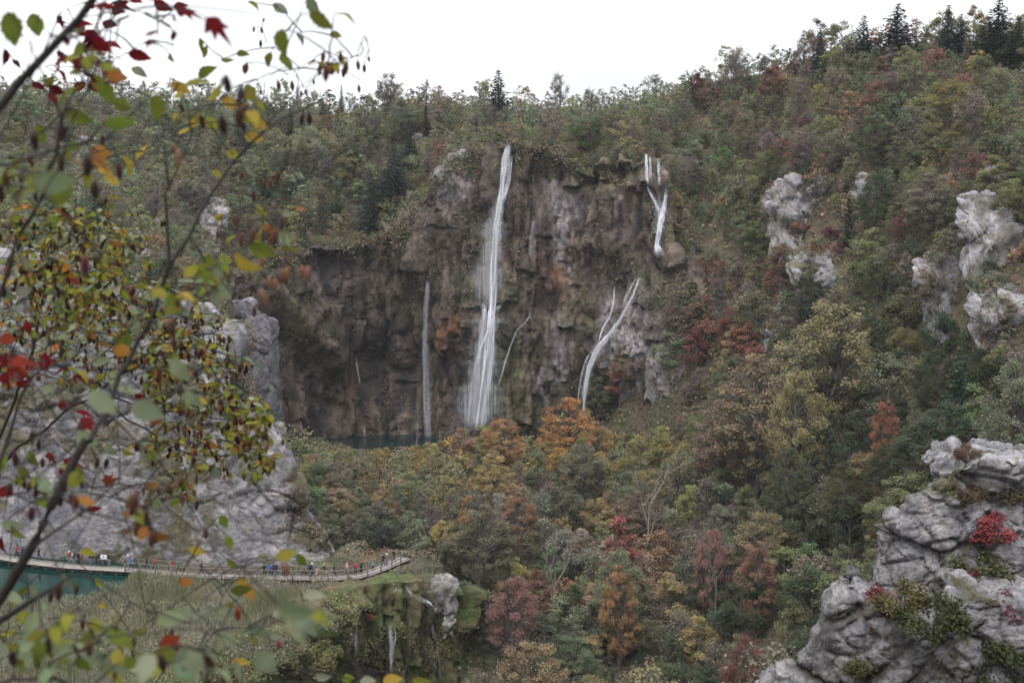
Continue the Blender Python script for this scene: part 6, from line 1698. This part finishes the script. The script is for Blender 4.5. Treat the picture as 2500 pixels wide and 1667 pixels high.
T1.spray(120, 1150, 120, 80, 3.2, 9, 2, ['p', 'yg', 'g'], 2, ['dk', 'rb'], 78, L=.045)
T1.finish()

# --- a second hornbeam a little farther away: the dense small-leaved crown at the left
b1 = gnd(-3.6, 6.4)
T2 = NearTree('hop_hornbeam', 'denser hornbeam crown behind the dark forked branch, small yellow leaves and many fruits', b1)
bx, by = proj(np.array(b1))
T2.branch([(float(bx), float(by), 6.4), (-240, 1700, 6.4), (-120, 1400, 6.3), (-30, 1150, 6.2), (40, 960, 6.2), (90, 830, 6.2), (110, 700, 6.2), (120, 600, 6.2), (150, 520, 6.2)], 26, 3, 'trunk')
T2.branch([(-30, 1150, 6.2), (100, 1050, 6.1), (230, 960, 6.0), (360, 880, 6.0), (460, 830, 6.0), (540, 800, 6.0)], 9, 2)
T2.branch([(90, 830, 6.2), (180, 760, 6.2), (260, 700, 6.2), (320, 640, 6.2)], 7, 2)
T2.branch([(230, 960, 6.0), (330, 990, 6.0), (440, 1010, 6.0), (560, 1020, 6.0), (640, 1030, 6.0)], 6, 2)
T2.branch([(230, 960, 6.0), (350, 1050, 6.0), (450, 1110, 6.0), (550, 1110, 6.0), (640, 1110, 6.0)], 6, 2)
T2.branch([(110, 700, 6.2), (60, 620, 6.2), (20, 560, 6.2)], 6, 2)
T2.branch([(120, 620, 6.2), (200, 570, 6.2), (260, 530, 6.2)], 5, 2)
MIX = ['yg', 'y', 'yg', 'p', 'pp', 'yg', 'g', 'o', 'p', 'yg', 'pp']
FC = ['dk', 'dk', 'br', 'br', 'tan']
for k, (px, py, rx, ry, nt, per, fr) in enumerate([(170, 545, 110, 50, 16, 5, 1), (240, 600, 100, 50, 14, 5, 2), (90, 620, 110, 70, 16, 5, 2), (180, 700, 130, 60, 20, 5, 2), (70, 760, 90, 70, 12, 5, 1), (260, 760, 110, 60, 15, 5, 2), (330, 700, 70, 50, 8, 4, 2),
        (150, 830, 130, 60, 16, 4, 2), (330, 830, 110, 60, 14, 5, 3), (440, 850, 80, 60, 14, 5, 4), (500, 800, 50, 50, 8, 4, 3), (400, 920, 100, 50, 12, 4, 3), (520, 900, 50, 50, 6, 4, 3), (470, 1000, 110, 40, 14, 4, 3), (590, 1000, 60, 50, 12, 5, 3), (560, 1100, 90, 45, 14, 5, 3), (640, 1060, 40, 60, 8, 4, 2), (430, 1080, 90, 40, 8, 4, 2), (60, 900, 90, 60, 8, 4, 1), (480, 1180, 70, 50, 6, 4, 2), (620, 1130, 40, 30, 5, 4, 2), (20, 540, 60, 60, 6, 4, 1)]):
    T2.spray(px, py, rx * 1.15, ry * 1.2, 6.1, int(nt * 2.8), per, MIX, fr + 1, FC, 200 + k, L=.043, dY=1.4)
T2.finish()

# --- a young maple with dark red leaves, its stems slanting through the upper left corner
b2 = gnd(-1.35, 1.9)
T3 = NearTree('maple_sapling', 'near sapling with slanting dark stems and deep red leaves, upper left', b2)
bx, by = proj(np.array(b2))
T3.branch([(float(bx), float(by), 2.2), (-420, 1500, 2.3), (-320, 900, 2.4), (-180, 480, 2.5), (-60, 315, 2.55), (0, 252, 2.6), (62, 192, 2.6), (132, 118, 2.6), (205, 45, 2.6), (265, -40, 2.6)], 50, 18, 'trunk')
T3.branch([(-320, 900, 2.4), (-90, 900, 2.7), (-20, 760, 2.8), (5, 700, 2.8), (45, 620, 2.8), (86, 505, 2.8), (126, 390, 2.8), (165, 292, 2.8), (202, 200, 2.8), (236, 110, 2.8), (262, 40, 2.8), (276, -30, 2.8)], 16, 6)
T3.branch([(-180, 480, 2.5), (-40, 420, 2.6), (0, 332, 2.7), (50, 242, 2.7), (85, 175, 2.7), (120, 100, 2.7), (150, 30, 2.7)], 7, 4)
T3.branch([(150, 330, 2.8), (190, 250, 2.8), (238, 150, 2.8), (285, 45, 2.8), (302, -20, 2.8)], 5, 3)
T3.branch([(-200, 430, 2.7), (-20, 398, 2.8), (60, 394, 2.8), (130, 379, 2.8), (190, 358, 2.8), (240, 346, 2.8), (305, 334, 2.8)], 8, 3)
T3.branch([(-60, 315, 2.55), (10, 150, 2.6), (40, 60, 2.6), (50, -20, 2.6)], 4, 2)
T3.branch([(62, 192, 2.6), (75, 110, 2.6), (90, 30, 2.6), (120, -20, 2.6)], 3, 2)
T3.branch([(205, 45, 2.6), (330, 20, 2.8), (440, 8, 2.9), (520, 20, 3.0), (620, 30, 3.1), (700, 40, 3.2)], 4, 1.4)
T3.branch([(262, 40, 2.8), (360, 50, 3.4), (388, 120, 3.4), (388, 200, 3.4)], 2, 1)
T3.branch([(330, 20, 2.8), (420, 60, 3.6), (435, 120, 3.6), (425, 200, 3.6)], 2, 1)
T3.branch([(45, 620, 2.8), (100, 860, 2.9), (60, 1050, 2.9), (100, 1180, 2.9)], 3, 1.5)
for q in [(462, 28, 84, -8, 'r', 'B'), (535, 72, 104, -42, 'r', 'B'), (275, 112, 56, -8, 'r'), (340, 136, 66, -10, 'r'), (150, 60, 56, -60, 'rb', 'B'), (150, 140, 44, -50, 'rb'), (212, 92, 62, -130, 'r', 'B'), (205, 60, 50, 20, 'r'), (190, 70, 46, 200, 'pp'), (95, 212, 46, -22, 'rb'), (136, 220, 46, -20, 'rb'), (152, 180, 44, -40, 'r'), (225, 205, 44, 20, 'r'), (250, 12, 80, 170, 'r', 'B'), (210, 15, 60, 210, 'r', 'B'), (300, 14, 60, -20, 'rb', 'B'),
          (335, 5, 44, -10, 'r'), (395, 15, 56, -30, 'r'), (440, 15, 40, 10, 'r'), (215, 150, 56, 60, 'rb', 'B'), (290, 30, 44, -5, 'r'), (270, 60, 50, -12, 'rb'), (10, 140, 46, -95, 'rb'), (40, 155, 30, -40, 'rb'), (195, 210, 44, 30, 'r'), (230, 215, 40, -30, 'r'), (280, 185, 62, -10, 'o'), (340, 175, 50, -20, 'p'), (120, 200, 40, 40, 'yg'), (125, 160, 40, 10, 'yg'), (200, 160, 44, 25, 'yg'), (130, 240, 44, -60, 'r'),
          (22, 828, 58, 4, 'ro'), (20, 880, 66, -25, 'r', 'B'), (40, 880, 50, -60, 'r'), (108, 880, 56, 85, 'r'), (150, 905, 44, 40, 'r'), (18, 930, 56, -50, 'r', 'B'), (60, 935, 50, 20, 'r', 'B'), (200, 925, 56, -20, 'r'), (210, 1005, 56, -10, 'r', 'B'), (222, 1040, 76, -40, 'r', 'B'), (160, 985, 50, 10, 'r', 'B'), (130, 1118, 46, -40, 'r', 'B'), (180, 1130, 64, -18, 'r', 'B'), (157, 1155, 44, -70, 'r'), (272, 1172, 56, 4, 'ro', 'B'), (232, 1243, 40, 10, 'rb'), (18, 1198, 56, -6, 'r'), (112, 1198, 40, -4, 'r'),
          (182, 690, 38, -30, 'ro'), (345, 975, 50, -30, 'r'), (380, 1025, 40, -10, 'r'), (375, 990, 36, -30, 'r'), (70, 800, 40, -70, 'r'), (415, 1565, 66, 25, 'ro'), (440, 1585, 50, -75, 'tan'), (430, 1620, 66, -60, 'ro', 'B'), (415, 1605, 40, 150, 'rb'), (10, 1330, 50, -80, 'rb'), (25, 1290, 44, -30, 'rb')]:
    T3.later.append(('single', q))
T3.attach()
T3.spray(190, 110, 110, 90, 2.8, 12, 2, ['r', 'rb', 'r', 'yg'], 0, ['dk'], 91, L=.05)
T3.spray(60, 900, 80, 70, 3.0, 8, 2, ['r', 'rb', 'ro'], 0, ['dk'], 92, L=.05)
T3.spray(330, 70, 160, 70, 3.3, 8, 1, ['r', 'rb', 'g'], 0, ['dk'], 93, L=.035)
T3.finish()

# ------------------------------------------------------------------ moist air over the valley
zlo, zhi = float(gz.min()) - 1.5, max(float(gz.max()) + 16, 128.0)
hb = MB(); hb.box((0, 500, (zlo + zhi) / 2), (8600, 9600, zhi - zlo))
hm, hnt, hout = nodes_of('moist_air')
pv = N(hnt, 'ShaderNodeVolumePrincipled')
pv.inputs['Color'].default_value = (.93, .95, 1.0, 1)
pv.inputs['Density'].default_value = 0.00008
pv.inputs['Anisotropy'].default_value = 0.0
hnt.links.new(pv.outputs['Volume'], hout.inputs['Volume'])
hz_ = link('haze', hb.mesh('haze', hm), kind='stuff')
tag(hz_, 'thin pale haze lying in the whole valley', 'haze')

# ------------------------------------------------------------------ from the plan to true metres
for o in [q for q in SC.objects if q.parent is None and q.type not in ('CAMERA', 'LIGHT')]:
    o.location = o.location * S
    o.scale = o.scale * S
